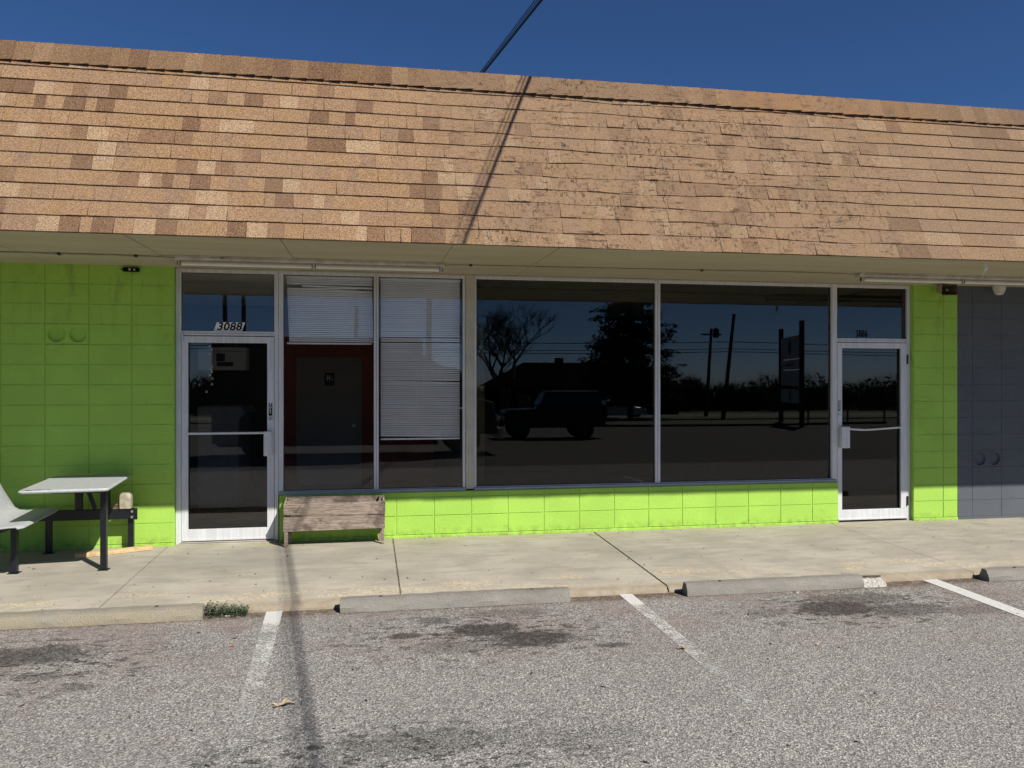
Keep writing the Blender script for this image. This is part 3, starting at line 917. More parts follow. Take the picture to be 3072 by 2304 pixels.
m = MB(); m.box(3.44, 8.86, 6.0, 6.1, -.02, 2.88); inner('interior_wall', m, M['in_dark'])
# partition end seen just inside the big dark window
m = MB(); m.box(3.445, 3.62, .45, .55, -.02, 2.3); inner('partition', m, simple('tan_partition_paint', (.50, .38, .18), .7))
# restroom door
m = MB(); m.box(1.215, 2.128, 4.585, 4.612, -.01, 1.995); rdm = inner('restroom_door', m, M['in_door'], label='putty coloured restroom door')
m = MB(); m.box(1.155, 1.212, 4.570, 4.615, -.02, 2.058); m.box(2.131, 2.188, 4.570, 4.615, -.02, 2.058); m.box(1.212, 2.131, 4.571, 4.615, 1.998, 2.058)
mk('casing', m, M['in_door'], rdm)
m = MB(); m.box(1.597, 1.755, 4.577, 4.583, 1.600, 1.812); sgn = mk('restroom_sign', m, M['sticker_black'], rdm)
m = MB()
for fx, wide in ((1.640, 0), (1.675, 1)):
    m.lathe([(.0085, 4.5755), (.0085, 4.5765)], (fx, 0, 1.765), 'y', 10)
    m.prism([(fx - .010, 1.750), (fx + .010, 1.750), (fx + (.018 if wide else .010), 1.715), (fx + .006, 1.712), (fx + .005, 1.680), (fx - .005, 1.680), (fx - .006, 1.712), (fx - (.018 if wide else .010), 1.715)], 'y', 4.5755, 4.5765)
m.lathe([(.012, 4.5755), (.012, 4.5765)], (1.718, 0, 1.695), 'y', 12); m.lathe([(.0065, 4.5755), (.0065, 4.5765)], (1.712, 0, 1.742), 'y', 10)
mk('pictogram', m, M['white_print'], rdm)
m = MB(); m.tube([(2.06, 4.55, .95), (2.06, 4.58, .95)], .028, 10); mk('knob', m, M['chrome'], rdm)

# ---------------------------------------------------------------- things inside the glass
wc = MB(); wc.box(-.03, .62, 2.98, 3.25, 1.823, 2.142)
cb = mk('wall_heater', wc, M['cabinet'], bevel=.01, label='pale box hung high inside behind the left door glass', cat='wall box')
m = MB(); m.box(.223, .438, 2.968, 2.979, 1.877, 1.935); m.box(.215, .33, 2.968, 2.979, 1.945, 2.055); mk('grille', m, M['sticker_black'], cb)
m = MB(); m.box(-.03, .62, 2.970, 2.979, 2.085, 2.090); mk('seam', m, M['sticker_black'], cb)
m = MB(); m.prism([(.10, 0), (.62, 0), (.62, 1.16), (.70, 1.25), (.64, 1.335), (.10, 1.335)], 'y', 2.3, 3.4)
mk('shop_counter', m, simple('grey_counter', (.17, .17, .165), .6), bevel=.01, label='grey counter block standing inside behind the left door', cat='counter')

def blind(x0, x1, zt, zb, n_gap, lab, ragged):
    b = thing('venetian_blind', lab, 'blind', ((x0 + x1) / 2, .145, zt), 'venetian blinds in the left shop')
    m = MB(); m.box(x0 - .01, x1 + .01, .128, .162, zt - .026, zt); mk('headrail', m, M['blind'], b, bevel=.002)
    rb = random.Random(len(lab))
    sp = .0205; z = zt - .038; k = 0
    a = math.radians(52)
    base = {}
    while z > zb + .03:
        if k in n_gap: z -= .010
        jx = 0.0; dz0 = dz1 = 0.0; xa, xb = x0, x1
        if ragged:
            f = (zt - z) / (zt - zb)
            xa = x0 + .028 * max(0, f - .1); xb = x1 + .018 * f
            if k in (1, 2): xa += .0; xb -= .0
            if k == 3: xa += .16; dz0 = -.004; dz1 = -.018
            if k == 4: dz0 = -.022; dz1 = .0; xb -= .15
            if k == 5: dz0 = .006; dz1 = -.016
        else:
            dz1 = -.004 + .010 * math.sin(k * .045 + 1.2)
            if k == 52: dz1 -= .011
            if k == 66: xb += .03
        dz0 += rb.uniform(-.0012, .0012); dz1 += rb.uniform(-.0012, .0012)
        m = MB(); w = .0108; dy, dzz = w * math.cos(a), w * math.sin(a)
        xm = (xa + xb) / 2; zm = z + (dz0 + dz1) / 2 - (.0 if not ragged else .0)
        cr = .0018                                           # crown of the slat
        ny, nz = -math.sin(a) * cr, math.cos(a) * cr
        pts = []
        for x_, z_ in ((xa, z + dz0), (xm, zm), (xb, z + dz1)):
            pts += [(x_, .145 - dy, z_ + dzz), (x_, .145 + ny, z_ - nz), (x_, .145 + dy, z_ - dzz)]
        m.add(pts, [(0, 3, 4, 1), (1, 4, 5, 2), (3, 6, 7, 4), (4, 7, 8, 5)])
        mk('slat', m, M['blind'], b, fix=False)
        z -= sp; k += 1
    m = MB(); m.box(x0, x1, .132, .158, zb - .002, zb + .016); mk('bottom_rail', m, M['blind'], b, bevel=.002)
    m = MB()
    for f in (.18, .5, .82):
        xx = x0 + (x1 - x0) * f; m.tube([(xx, .129, zt - .026), (xx, .129, zb + .01)], .0009, 4)
    mk('ladder_cord', m, M['blind'], b)
blind(1.442, 2.335, 2.786, 2.060, (), 'short white blind, ragged at top, in the window above the wooden planter', True)
blind(2.432, 3.296, 2.786, 1.022, (30, 32), 'long white blind reaching far down the window beside the wide post', False)
m = MB(); m.box(3.50, 5.53, .14, .17, 2.705, 2.785)
for i in range(34): m.box(3.52 + i * .028 * (1 + max(0, i - 22) * .06), 3.532 + i * .028 * (1 + max(0, i - 22) * .06), .134, .1395, 2.735, 2.765)
mk('blind_track', m, simple('grey_track', (.30, .30, .28), .6), label='grey toothed blind track at the top of the dark window by the post', cat='blind track')
m = MB(); m.box(5.62, 7.50, .14, .17, 2.705, 2.785)
mk('blind_track', m, simple('grey_track', (.22, .22, .20), .6), label='plain grey blind track atop the dark window next to the 3086 door', cat='blind track')

bs = thing('bell_string', 'string of small brass bells hanging inside the left door glass', 'bells', (.675, .11, 2.06))
m = MB(); m.tube([(.675, .11, 2.06), (.678, .11, 1.62)], .0015, 5); mk('cord', m, M['rust'], bs)
for dx, z in ((-.012, 2.025), (.008, 1.995), (-.014, 1.945), (.012, 1.815), (.004, 1.785), (.010, 1.760), (-.012, 1.725), (.014, 1.690), (.009, 1.630), (-.045, 1.550)):
    m = MB(); m.lathe([(.003, .014), (.008, .010), (.012, -.002), (.013, -.010), (.010, -.011)], (.676 + dx, .110, z), 'z', 10)
    mk('bell', m, M['bell'], bs, smooth=True)

# ---------------------------------------------------------------- under the eaves
def soff_z(y): return 2.7975 + (y + 2.05) * (2.8385 - 2.7975) / 2.2
def light(x0, x1, y, lab):
    z = soff_z(y) - .001
    t = thing('fluorescent_light', lab, 'light fixture', ((x0 + x1) / 2, y, z), 'strip lights under the eaves')
    m = MB(); m.prism([(y - .055, z), (y - .055, z - .030), (y - .040, z - .045), (y + .040, z - .045), (y + .055, z - .030), (y + .055, z)], 'x', x0, x1)
    mk('housing', m, M['fix_white'], t, bevel=.002)
    xm = (x0 + x1) / 2
    for a, b in ((x0 + .05, xm - .022), (xm + .022, x1 - .05)):
        m = MB(); m.tube([(a, y - .028, z - .072), (b, y - .028, z - .072)], .019, 14); mk('tube', m, M['tube'], t, smooth=True)
    for a in (x0 + .030, xm, x1 - .030):
        m = MB(); m.box(a - .011, a + .011, y - .046, y - .010, z - .097, z - .0455); mk('lamp_holder', m, M['fix_white'], t, bevel=.003)
        m = MB(); m.box(a - .016, a - .0115, y - .040, y - .016, z - .09, z - .05); m.box(a + .0115, a + .016, y - .040, y - .016, z - .09, z - .05); mk('socket', m, M['rust'], t)
    m = MB(); m.box(x0 + .40, x0 + .425, y - .0562, y - .0552, z - .022, z - .012); m.box(x0 + .30, x0 + .37, y - .0560, y - .0552, z - .018, z - .015)
    mk('maker_label', m, M['rust'], t)
    return t
light(.55, 3.03, -.86, 'long white twin-tube strip light under the eaves above the 3088 door')
light(7.45, 9.93, -.93, 'long grimy strip light under the eaves above the 3086 door')
def conduit(pts, r, lab):
    m = MB(); m.tube(pts, r, 8); c_ = mk('conduit', m, M['conduit'], shop, smooth=True, label=lab)
    return c_
zz = lambda y: soff_z(y) - .010
pts = [(-6, -.86, zz(-.86)), (-1.0, -.862, zz(-.86)), (0.0, -.86, zz(-.86) - .001), (.25, -.85, zz(-.85) - .004), (.45, -.85, zz(-.85) - .006), (.56, -.86, zz(-.86) - .016)]
c_ = conduit(pts, .0085, 'thin conduit along the soffit left of the strip light')
for x in (-.45, .2): 
    m = MB(); m.box(x - .012, x + .012, -.885, -.835, zz(-.86) - .012, zz(-.86) + .008); mk('strap', m, M['rust'], c_)
pts = [(3.02, -.84, zz(-.84) - .016), (3.12, -.80, zz(-.8) - .004), (3.6, -.80, zz(-.8)), (5.2, -.86, zz(-.86)), (6.6, -.92, zz(-.92)), (7.25, -.93, zz(-.93) - .004), (7.46, -.94, zz(-.93) - .016)]
c_ = conduit(pts, .0075, 'thin conduit along the soffit between the strip lights')
for x, y in ((3.3, -.80), (5.7, -.88)):
    m = MB(); m.box(x - .012, x + .012, y - .02, y + .02, zz(y) - .010, zz(y) + .008); mk('strap', m, M['rust'], c_)

m = MB(); m.box(-.150, .004, -.030, -.006, 2.772, 2.815); kb = mk('wall_camera', m, M['black_print'], bevel=.003, label='small black box fixed high on the green wall left of the strip light', cat='wall unit')
m = MB(); m.lathe([(.013, -.034), (.013, -.0305)], (-.085, 0, 2.794), 'y', 14); m.box(-.05, -.03, -.033, -.0302, 2.785, 2.800); mk('lens', m, M['chrome'], kb)
m = MB(); m.tube([(-.17, -.018, 2.795), (-.15, -.018, 2.795)], .006, 8); mk('cable_gland', m, M['black_print'], kb)
m = MB(); m.box(-.150, .004, -.0058, -.0015, 2.780, 2.808); mk('bracket', m, M['rust'], kb)

hs = thing('horn_speaker', 'beige square horn speaker under the eaves above the green pier', 'speaker', (9.09, -.10, 2.78))
m = MB()
def rrect(cx, cy, cz, w, h, ax, n=5, r=.25):
    pts = []
    for qx, qz, a0 in ((1, 1, 0), (-1, 1, 90), (-1, -1, 180), (1, -1, 270)):
        rad = r * min(w, h)
        for k in range(n):
            a = math.radians(a0 + 90 * k / (n - 1))
            pts.append((cx + qx * (w - rad) + rad * math.cos(a), cz + qz * (h - rad) + rad * math.sin(a)))
    return pts
def loft(m, secs, mi=0, close=False):
    n = len(secs[0]); b = [p for s in secs for p in s]
    fs = [(i * n + k, i * n + (k + 1) % n, (i + 1) * n + (k + 1) % n, (i + 1) * n + k) for i in range(len(secs) - 1) for k in range(n)]
    m.add(b, fs, mi)
    if close: m.add(secs[-1], [tuple(range(n))], mi); m.add(secs[0], [tuple(range(n - 1, -1, -1))], mi)
def horn_sec(t, w, h):
    c = Vector((9.10, -.25, 2.752)) + Vector((.10, .99, .05)).normalized() * t
    right = Vector((.99, -.10, 0)).normalized(); up = Vector((0, 0, 1))
    return [tuple(c + right * p[0] + up * p[1]) for p in rrect(0, 0, 0, w, h, 'y')]
loft(m, [horn_sec(0, .098, .064), horn_sec(.006, .098, .064), horn_sec(.07, .078, .052), horn_sec(.13, .045, .035), horn_sec(.17, .040, .034), horn_sec(.20, .036, .03)], 0)
m.add(horn_sec(.20, .036, .03), [tuple(range(20))], 0)
loft(m, [horn_sec(0, .098, .064), horn_sec(.0, .090, .057), horn_sec(.06, .070, .045), horn_sec(.10, .035, .027)], 1)
m.add(horn_sec(.10, .035, .027), [tuple(range(20))], 1)
mk('horn', m, [M['horn'], M['horn_in']], hs, smooth=.6)
m = MB(); cN = Vector((9.10, -.25, 2.752)) + Vector((.10, .99, .05)).normalized() * .05
m.sphere(tuple(cN), .017, 12, 8); mk('driver_cone', m, M['horn'], hs, smooth=True)
m = MB(); m.tube([(9.06, -.12, 2.80), (9.04, -.12, 2.834)], .012, 8); m.box(9.00, 9.08, -.15, -.09, 2.826, 2.8335); m.box(8.99, 9.03, -.14, -.10, 2.795, 2.806)
mk('bracket', m, M['horn'], hs)
dl = thing('ceiling_sensor', 'white cone shaped unit hanging from the soffit in front of the slate wall', 'ceiling unit', (9.88, -.10, 2.834))
m = MB(); m.lathe([(.080, 2.834), (.080, 2.815)], (9.88, -.13, 0), 'z', 22); mk('base', m, M['dome'], dl, smooth=.5)
m = MB(); m.lathe([(.076, 2.8148), (.074, 2.795), (.060, 2.755), (.045, 2.727), (.030, 2.718), (.010, 2.716)], (9.88, -.13, 0), 'z', 22); mk('cone', m, M['dome'], dl, smooth=.7)
m = MB()
m.add([(8.13, -1.93, 2.798), (8.16, -1.92, 2.795), (8.175, -1.93, 2.745), (8.155, -1.90, 2.715), (8.14, -1.92, 2.742), (8.13, -1.90, 2.66), (8.124, -1.90, 2.66)],
      [(0, 1, 4), (1, 2, 4), (2, 3, 4), (4, 3, 5, 6)])
pp = mk('paper_scrap', m, M['trash_white'], fix=False, label='torn white scrap dangling from the eave edge above the slate wall', cat='scrap')
md = pp.modifiers.new('thick', 'SOLIDIFY'); md.thickness = .0015

# ---------------------------------------------------------------- outdoor seat and table unit
bt = thing('cluster_seating', 'grey fixed table with moulded bench seat on black legs against the green wall', 'table and seat', (-.45, -.55, -.04))
th_ = math.radians(6.0)
def trot(cx, cy, x, y): return (cx + x * math.cos(th_) - y * math.sin(th_), cy + x * math.sin(th_) + y * math.cos(th_))
TCx, TCy = -.352, -.640
secs = []
def tab_sec(w, l, z, r=.045):
    pts = []
    for p in rrect(0, 0, 0, w, l, 'z', 6, r / min(w, l)): 
        x_, y_ = trot(TCx, TCy, p[0], p[1]); pts.append((x_, y_, z))
    return pts
m = MB()
loft(m, [tab_sec(.340, .575, .690), tab_sec(.352, .587, .696), tab_sec(.356, .591, .706), tab_sec(.352, .587, .716), tab_sec(.344, .579, .7205)], 1)
n_ = len(tab_sec(.3, .3, 0))
m.add(tab_sec(.344, .579, .7205), [tuple(range(n_))], 0); m.add(tab_sec(.340, .575, .690), [tuple(range(n_ - 1, -1, -1))], 1)
tt = mk('table_top', m, [M['plast'], M['plast_edge']], bt, smooth=.6)
m = MB()
for a, b in (((-.325, -.566), (-.10, -.560)), ((-.29, -.583), (-.17, -.5805))):
    x0, y0 = trot(TCx, TCy, *a); x1, y1 = trot(TCx, TCy, *b)
    m.tube([(x0, y0, .7212), ((x0 + x1) / 2, (y0 + y1) / 2 + .003, .7212), (x1, y1, .7212)], .0018, 4)
mk('edge_crack', m, M['alu_dark'], tt)
def leg(x, y, z1, zb=None, s=.026):
    zb = walk_z(y) if zb is None else zb
    m = MB(); m.box(x - s, x + s, y - s, y + s, zb + .006, z1)
    l_ = mk('leg', m, M['black_metal'], bt, bevel=.004)
    m = MB(); m.box(x - .045, x + .045, y - .045, y + .045, zb + .0005, zb + .0058); mk('foot_plate', m, M['black_metal'], l_)
leg(-.055, -.925, .690); leg(-.045, -.12, .388); leg(-.795, -.15, .40); leg(-.795, -.925, .40)
m = MB(); m.box(-1.75, .012, -.175, -.125, .285, .385); mk('beam', m, M['black_metal'], bt, bevel=.004)
m = MB(); m.box(-.04, .030, -.182, -.1755, .278, .392); pl_ = mk('end_plate', m, M['black_metal'], bt, bevel=.006)
for z in (.36, .305):
    m = MB(); m.lathe([(.012, -.193), (.014, -.188), (.014, -.1825)], (-.02, 0, z), 'y', 8); mk('bolt', m, M['chrome'], pl_)
for x, y in ((-.52, -.15), (-.265, -.15)):
    m = MB(); m.box(x - .03, x + .03, y - .03, y + .03, .3855, .6895); mk('post', m, M['black_metal'], bt, bevel=.004)
m = MB(); m.tube([(-.46, -.16, .66), (-.37, -.16, .39)], .02, 6); mk('brace', m, M['black_metal'], bt)
m = MB(); m.box(-.50, -.03, -.90, -.85, .645, .6895); m.box(-.55, -.50, -.85, -.16, .650, .6895); mk('table_rail', m, M['black_metal'], bt)
m = MB(); m.box(-.82, -.77, -1.22, -.10, .36, .400); m.box(-1.6, -.82, -.95, -.90, .36, .398); mk('seat_rail', m, M['black_metal'], bt, bevel=.003)
# moulded shell: seat pan curving up into the back
prof = [(.012, .402), (.0, .416), (-.02, .424), (-.08, .424), (-.18, .415), (-.28, .411), (-.345, .420), (-.385, .447), (-.415, .50), (-.445, .575), (-.475, .66), (-.502, .74), (-.525, .80), (-.538, .835), (-.545, .86)]
NS = 18; L0, L1 = -1.30, -.215
vs_ = []
cxs, cys = -.64, -.76
t2 = math.radians(4.2)
for i, (px, pz) in enumerate(prof):
    for j in range(NS + 1):
        f = j / NS
        yy = L0 + (L1 - L0) * f
        ed = min(f, 1 - f) * (L1 - L0)
        pzz, pxx = pz, px
        if i < 4 and ed < .06: pxx -= (.06 - ed) ** 2 * 9 * (1 - i / 4)          # rounded front corners
        if pz > .5:
            k_ = (pz - .5) / .36
            yy = (L0 + L1) / 2 + (yy - (L0 + L1) / 2) * (1 - .14 * k_ ** 2.2)
            if ed < .10: pzz -= (.10 - ed) ** 2 * 10 * k_
        dx, dy = pxx, yy - cys
        vs_.append((cxs + dx * math.cos(t2) - dy * math.sin(t2), cys + dx * math.sin(t2) + dy * math.cos(t2), pzz))
m = MB(); W = NS + 1
m.add(vs_, [(i * W + j, i * W + j + 1, (i + 1) * W + j + 1, (i + 1) * W + j) for i in range(len(prof) - 1) for j in range(NS)])
se = mk('bench_seat', m, M['plast'], bt, smooth=1.2, fix=False)
md = se.modifiers.new('thick', 'SOLIDIFY'); md.thickness = .013; md.offset = -1
md = se.modifiers.new('round', 'BEVEL'); md.width = .003; md.segments = 2; md.limit_method = 'ANGLE'

# tub and twigs on the beam
m = MB()
def tubsec(w, d, z): return [(-.085 + p[0], -.150 + p[1], z) for p in rrect(0, 0, 0, w, d, 'z', 5, .35)]
loft(m, [tubsec(.046, .036, .3855), tubsec(.054, .044, .392), tubsec(.056, .045, .44), tubsec(.055, .045, .50), tubsec(.051, .041, .532), tubsec(.042, .034, .540)], 0, True)
tb = mk('plastic_tub', m, M['tub'], smooth=.8, label='yellowed square plastic tub standing on the end of the black beam', cat='tub')
m = MB(); loft(m, [tubsec(.040, .032, .5402), tubsec(.040, .032, .548)], 0, True); mk('lid', m, M['tub'], tb, bevel=.003)
rt = random.Random(9)
m = MB()
for i in range(46):
    a = rt.uniform(0, PI); l = rt.uniform(.04, .10); c0 = Vector((-.185 + rt.uniform(-.05, .045), -.15 + rt.uniform(-.02, .02), .388 + rt.random() ** 2 * .05))
    d = Vector((math.cos(a), rt.uniform(-.4, .4), rt.uniform(-.1, .9))).normalized() * l / 2
    p0 = c0 - d; p0.z = max(p0.z, .387)
    m.tube([p0, c0 + Vector((0, 0, .004)), c0 + d], [.0016, .0013, .0006], 4)
mk('twig_pile', m, M['twig'], label='small heap of dry twigs beside the plastic tub', cat='twigs')
# length of timber on the pavement
a = Vector((-.452, -.455, 0)); b = Vector((.172, -.172, 0)); d = (b - a).normalized(); nn = Vector((-d.y, d.x, 0))
m = MB(); q0, q1 = a, b
w_ = .088; t_ = .038
def zz2(p, h): return (p.x, p.y, walk_z(p.y) + h)
m.hexa([zz2(q0, .002), zz2(q1, .002), zz2(q1 + nn * w_, .002), zz2(q0 + nn * w_, .002), zz2(q0, t_), zz2(q1, t_), zz2(q1 + nn * w_, t_), zz2(q0 + nn * w_, t_)])
mk('timber', m, M['lumber'], bevel=.003, label='pale length of timber lying on the pavement under the table', cat='timber')

# ---------------------------------------------------------------- wooden planter on legs
pb = thing('planter_box', 'weathered grey wooden planter box on legs below the left windows', 'planter', (1.96, -.16, -.035))
F0, F1, BK = -.266, -.245, -.045
def board(name, p, **kw): 
    m = MB(); m.hexa(p); return mk(name, m, M['grey_wood'], pb, bevel=.003, **kw)
def fb(xl, xr, zl0, zr0, zl1, zr1, y0, y1):
    return [(xl, y0, zl0), (xr, y0, zr0), (xr, y1, zr0), (xl, y1, zl0), (xl, y0, zl1), (xr, y0, zr1), (xr, y1, zr1), (xl, y1, zl1)]
board('front_board', fb(1.447, 2.474, .293, .2735, .403, .4065, F0, F1))
board('front_board', fb(1.444, 2.470, .122, .131, .264, .2700, F0 + .001, F1 + .001))
board('back_board', fb(1.455, 2.468, .290, .285, .452, .446, BK - .02, BK))
board('back_board', fb(1.455, 2.468, .125, .130, .286, .281, BK - .021, BK - .001))
for x0, x1 in ((1.450, 1.470), (2.446, 2.466)):
    board('end_board', [(x0, F1 + .002, .29), (x1, F1 + .002, .29), (x1, BK - .022, .29), (x0, BK - .022, .29), (x0, F1 + .002, .405), (x1, F1 + .002, .405), (x1, BK - .022, .452), (x0, BK - .022, .452)])
    board('end_board', [(x0, F1 + .002, .128), (x1, F1 + .002, .128), (x1, BK - .022, .128), (x0, BK - .022, .128), (x0, F1 + .002, .284), (x1, F1 + .002, .284), (x1, BK - .022, .284), (x0, BK - .022, .284)])
m = MB(); m.box(1.472, 2.444, F1 + .004, BK - .024, .130, .150); mk('floor_board', m, M['grey_wood'], pb)
for x0, x1, y0, y1, tp_ in ((1.455, 1.490, F1 + .003, F1 + .042, .40), (2.428, 2.4455, F1 + .003, F1 + .042, .40), (1.473, 1.508, BK - .062, BK - .023, .445), (2.408, 2.4445, BK - .062, BK - .023, .445)):
    if x0 < 1.47: y0, y1, x0, x1 = F0 + .006, F0 + .019, 1.453, 1.490; tp_ = .1205
    if 2.42 < x0: y0, y1, x0, x1 = F0 + .006, F0 + .022, 2.436, 2.462; tp_ = .1290
    m = MB(); m.box(x0, x1, y0, y1 if tp_ > .2 else y1 + .02, walk_z(y0) + .001, tp_); mk('leg', m, M['grey_wood'], pb, bevel=.002)
m = MB(); m.box(1.475, 1.515, F1 + .003, F1 + .043, .152, .425); m.box(2.40, 2.443, F1 + .003, F1 + .043, .152, .41); mk('corner_batten', m, M['grey_wood'], pb, bevel=.002)
m = MB(); rn = random.Random(4)
for x in (1.46, 2.455):
    for z in (.15, .19, .225, .25, .31, .335, .36, .385): m.lathe([(.004, F0 - .0012), (.004, F0 - .0002)], (x + rn.uniform(-.006, .012), 0, z), 'y', 7)
for x, z in ((1.56, .135), (1.97, .145), (2.30, .14), (1.82, .20), (2.08, .185)): m.lathe([(.005, F0 - .0012), (.005, F0 - .0002)], (x, 0, z), 'y', 7)
mk('nail_heads', m, M['rust'], pb)

# ---------------------------------------------------------------- wheel stops
SP = [(-.062, 0), (-.060, .040), (-.030, .100), (.026, .106), (.060, .040), (.062, 0)]
def stop_mb(x0, x1, rnd, broken=0.0):
    m = MB(); n = 26; secs = []
    for i in range(n + 1):
        f = i / n; x = x0 + (x1 - broken - x0) * f
        j = lambda a: rnd.uniform(-a, a)
        e = .004 if i in (0, n) else 0
        secs.append([(x + j(.002), yy * (1 - e * 4) + j(.0036), zz_ + (j(.0036) if zz_ > 0 else 0) - e * (zz_ > .05)) for yy, zz_ in SP])
    loft(m, secs, 0, True)
    return m
def wheel_stop(x0, x1, lab, seed, broken=0.0, dy=0.0, rot=0.0):
    t = thing('wheel_stop', lab, 'wheel stop', ((x0 + x1) / 2, -2.372 + dy, lot_z(-2.372)), 'concrete wheel stops along the pavement')
    rnd = random.Random(seed)
    xm = (x0 + x1) / 2
    m = stop_mb(x0 - xm, x1 - xm, rnd, broken)
    o = mk('bar', m, M['stop'], None, bevel=.0, smooth=.45)
    o.parent = t
    for s in (-.6, .6):
        if broken and s > 0: continue
        m = MB(); m.lathe([(.014, .1045), (.012, .1068)], (s, -.002, 0), 'z', 12); p_ = mk('pin', m, M['rust'], None); p_.parent = t
    if broken:
        m = MB(); n = 9; secs = []
        for i in range(n + 1):
            x = x1 - xm - broken + .001 + broken * i / n
            h = .062 - .014 * i / n
            secs.append([(x, -.060 + rnd.uniform(-.006, .006), 0), (x, -.052 + rnd.uniform(-.006, .006), h * .45), (x, -.012 + rnd.uniform(-.006, .006), h + rnd.uniform(-.006, .006)),
                         (x, .020 + rnd.uniform(-.004, .004), h + .016 + rnd.uniform(-.006, .006)), (x, .050, h * .8 + rnd.uniform(-.006, .006)), (x, .060, 0)])
        loft(m, secs, 0, True)
        o = mk('broken_end', m, M['rubble'], None); o.parent = t
        m = MB(); m.tube([(x1 - xm - broken - .03, .006, .086), (x1 - xm - .015, .006, .080)], .0065, 8); o = mk('rebar', m, M['rust'], None); o.parent = t
    t.rotation_euler = (-.02, 0, rot)
    return t
wheel_stop(-.78, 1.082, 'long tan wheel stop at the left edge with a weed at its end', 1)
wheel_stop(2.088, 3.905, 'grey wheel stop in the centre bay with a damp stain on top', 2)
wheel_stop(4.900, 6.725, 'wheel stop with a broken right end and exposed bar', 3, .215, -.012)
wheel_stop(7.735, 9.56, 'wheel stop at the right edge beside the brightest stall line', 4, 0, -.010)

# ---------------------------------------------------------------- litter, gravel and weeds
rg = random.Random(17)
m = MB()
def pebble(m, x, y, z, r, rnd):
    vs2 = [(x + r * rnd.uniform(.7, 1.2) * a, y + r * rnd.uniform(.7, 1.2) * b, z + r * rnd.uniform(.5, .9) * c) for a, b, c in ((1, 0, 0), (0, 1, 0), (-1, 0, 0), (0, -1, 0), (0, 0, 1))]
    m.add(vs2, [(0, 1, 4), (1, 2, 4), (2, 3, 4), (3, 0, 4)])
for i in range(7500):
    x = rg.uniform(-1.5, 10.5); y = -2.303 - abs(rg.gauss(0, .036)); r = rg.uniform(.0020, .0062)
    if rg.random() < .10: y = -2.45 - rg.random() * 1.4
    pebble(m, x, y, lot_z(y), r, rg)
for cx_, cy_2, n_, sp_ in ((5.9, -2.47, 60, .12), (6.75, -2.42, 120, .16), (6.35, -2.46, 50, .10), (4.1, -2.36, 60, .15), (1.6, -2.34, 50, .15)):
    for i in range(n_):
        x = rg.gauss(cx_, sp_); y = cy_2 - abs(rg.gauss(0, .03)); pebble(m, x, y, lot_z(y), rg.uniform(.003, .009), rg)
mk('gravel', m, M['gravel'], kind='stuff', fix=False)
m = MB()
for i in range(330):
    if rg.random() < .62:
        x = rg.uniform(-1.2, 9.8); y = -rg.random() ** 1.3 * 2.2; z = walk_z(y)
        if -.8 < x < .2 and y > -.2: continue
        l = rg.uniform(.006, .019)
    else:
        x = rg.uniform(-.5, 9.5); y = -2.5 - rg.random() * 2.6; z = lot_z(y); l = rg.uniform(.007, .024)
    a = rg.uniform(0, PI); w = l * rg.uniform(.18, .45); c_, s_ = math.cos(a), math.sin(a)
    m.add([(x - l * c_, y - l * s_, z + .002), (x + w * s_, y - w * c_, z + .0035), (x + l * c_, y + l * s_, z + .002 + l * .25), (x - w * s_, y + w * c_, z + .006)], [(0, 1, 2, 3)])
mk('leaf_litter', m, M['leaf_dark'], kind='stuff', fix=False)

def oak_leaf(x, y, L, rot, mat, lab, tilt=.25, wave=.16):
    """a curled dead leaf with lobes"""
    m = MB(); out = []
    n = 26
    for k in range(n):
        t = k / n * 2 * PI
        r = .5 + .16 * math.cos(5 * t) + .06 * math.cos(9 * t + 1)
        px, py = math.cos(t) * L * r, math.sin(t) * L * r * .55
        out.append((px, py))
    vs2 = [(0, 0, .004)]
    for s in (.5, 1.0):
        for px, py in out:
            qx, qy = px * s, py * s
            z = .004 + abs(qy) * tilt + wave * L * s * (.5 + .5 * math.sin(qx / L * 6 + rot))
            vs2.append((qx, qy, z))
    fs = [(0, 1 + k, 1 + (k + 1) % n) for k in range(n)]
    fs += [(1 + k, 1 + n + k, 1 + n + (k + 1) % n, 1 + (k + 1) % n) for k in range(n)]
    m.add(vs2, fs)
    c_, s_ = math.cos(rot), math.sin(rot)
    z0 = lot_z(y) if y < -2.3 else walk_z(y)
    m.v = [(x + p[0] * c_ - p[1] * s_, y + p[0] * s_ + p[1] * c_, z0 + p[2]) for p in m.v]
    m.tube([(x + .5 * L * c_, y + .5 * L * s_, z0 + .006), (x + .85 * L * c_, y + .85 * L * s_, z0 + .004)], .0012, 4)
    mk('dead_leaf', m, mat, fix=False, label=lab, cat='leaf', group='dead leaves lying about')
oak_leaf(1.835, -4.085, .105, .12, M['leaf_pale'], 'large pale dead leaf beside the cable shadow')
oak_leaf(4.375, -3.605, .060, 2.6, M['leaf_dead'], 'small brown leaf on the stall line right of the centre bay')
oak_leaf(5.330, -3.690, .048, .8, M['leaf_pale'], 'small curled tan leaf on open asphalt below the broken wheel stop')
oak_leaf(1.53, -.66, .035, 1.4, M['leaf_dark'], 'small dark leaf on the pavement in front of the planter')
m = MB(); q = (1.395, -3.05); m.add([(q[0] - .012, q[1], lot_z(q[1]) + .003), (q[0], q[1] - .010, lot_z(q[1]) + .004), (q[0] + .013, q[1] - .002, lot_z(q[1]) + .006), (q[0] + .002, q[1] + .011, lot_z(q[1]) + .010)], [(0, 1, 2, 3)])
mk('litter_scrap', m, M['trash_red'], fix=False, label='tiny red scrap on the asphalt left of the faded stall line', cat='litter')
m = MB(); m.tube([(1.235, -2.375, lot_z(-2.375) + .006), (1.285, -2.365, lot_z(-2.365) + .006)], .0045, 8)
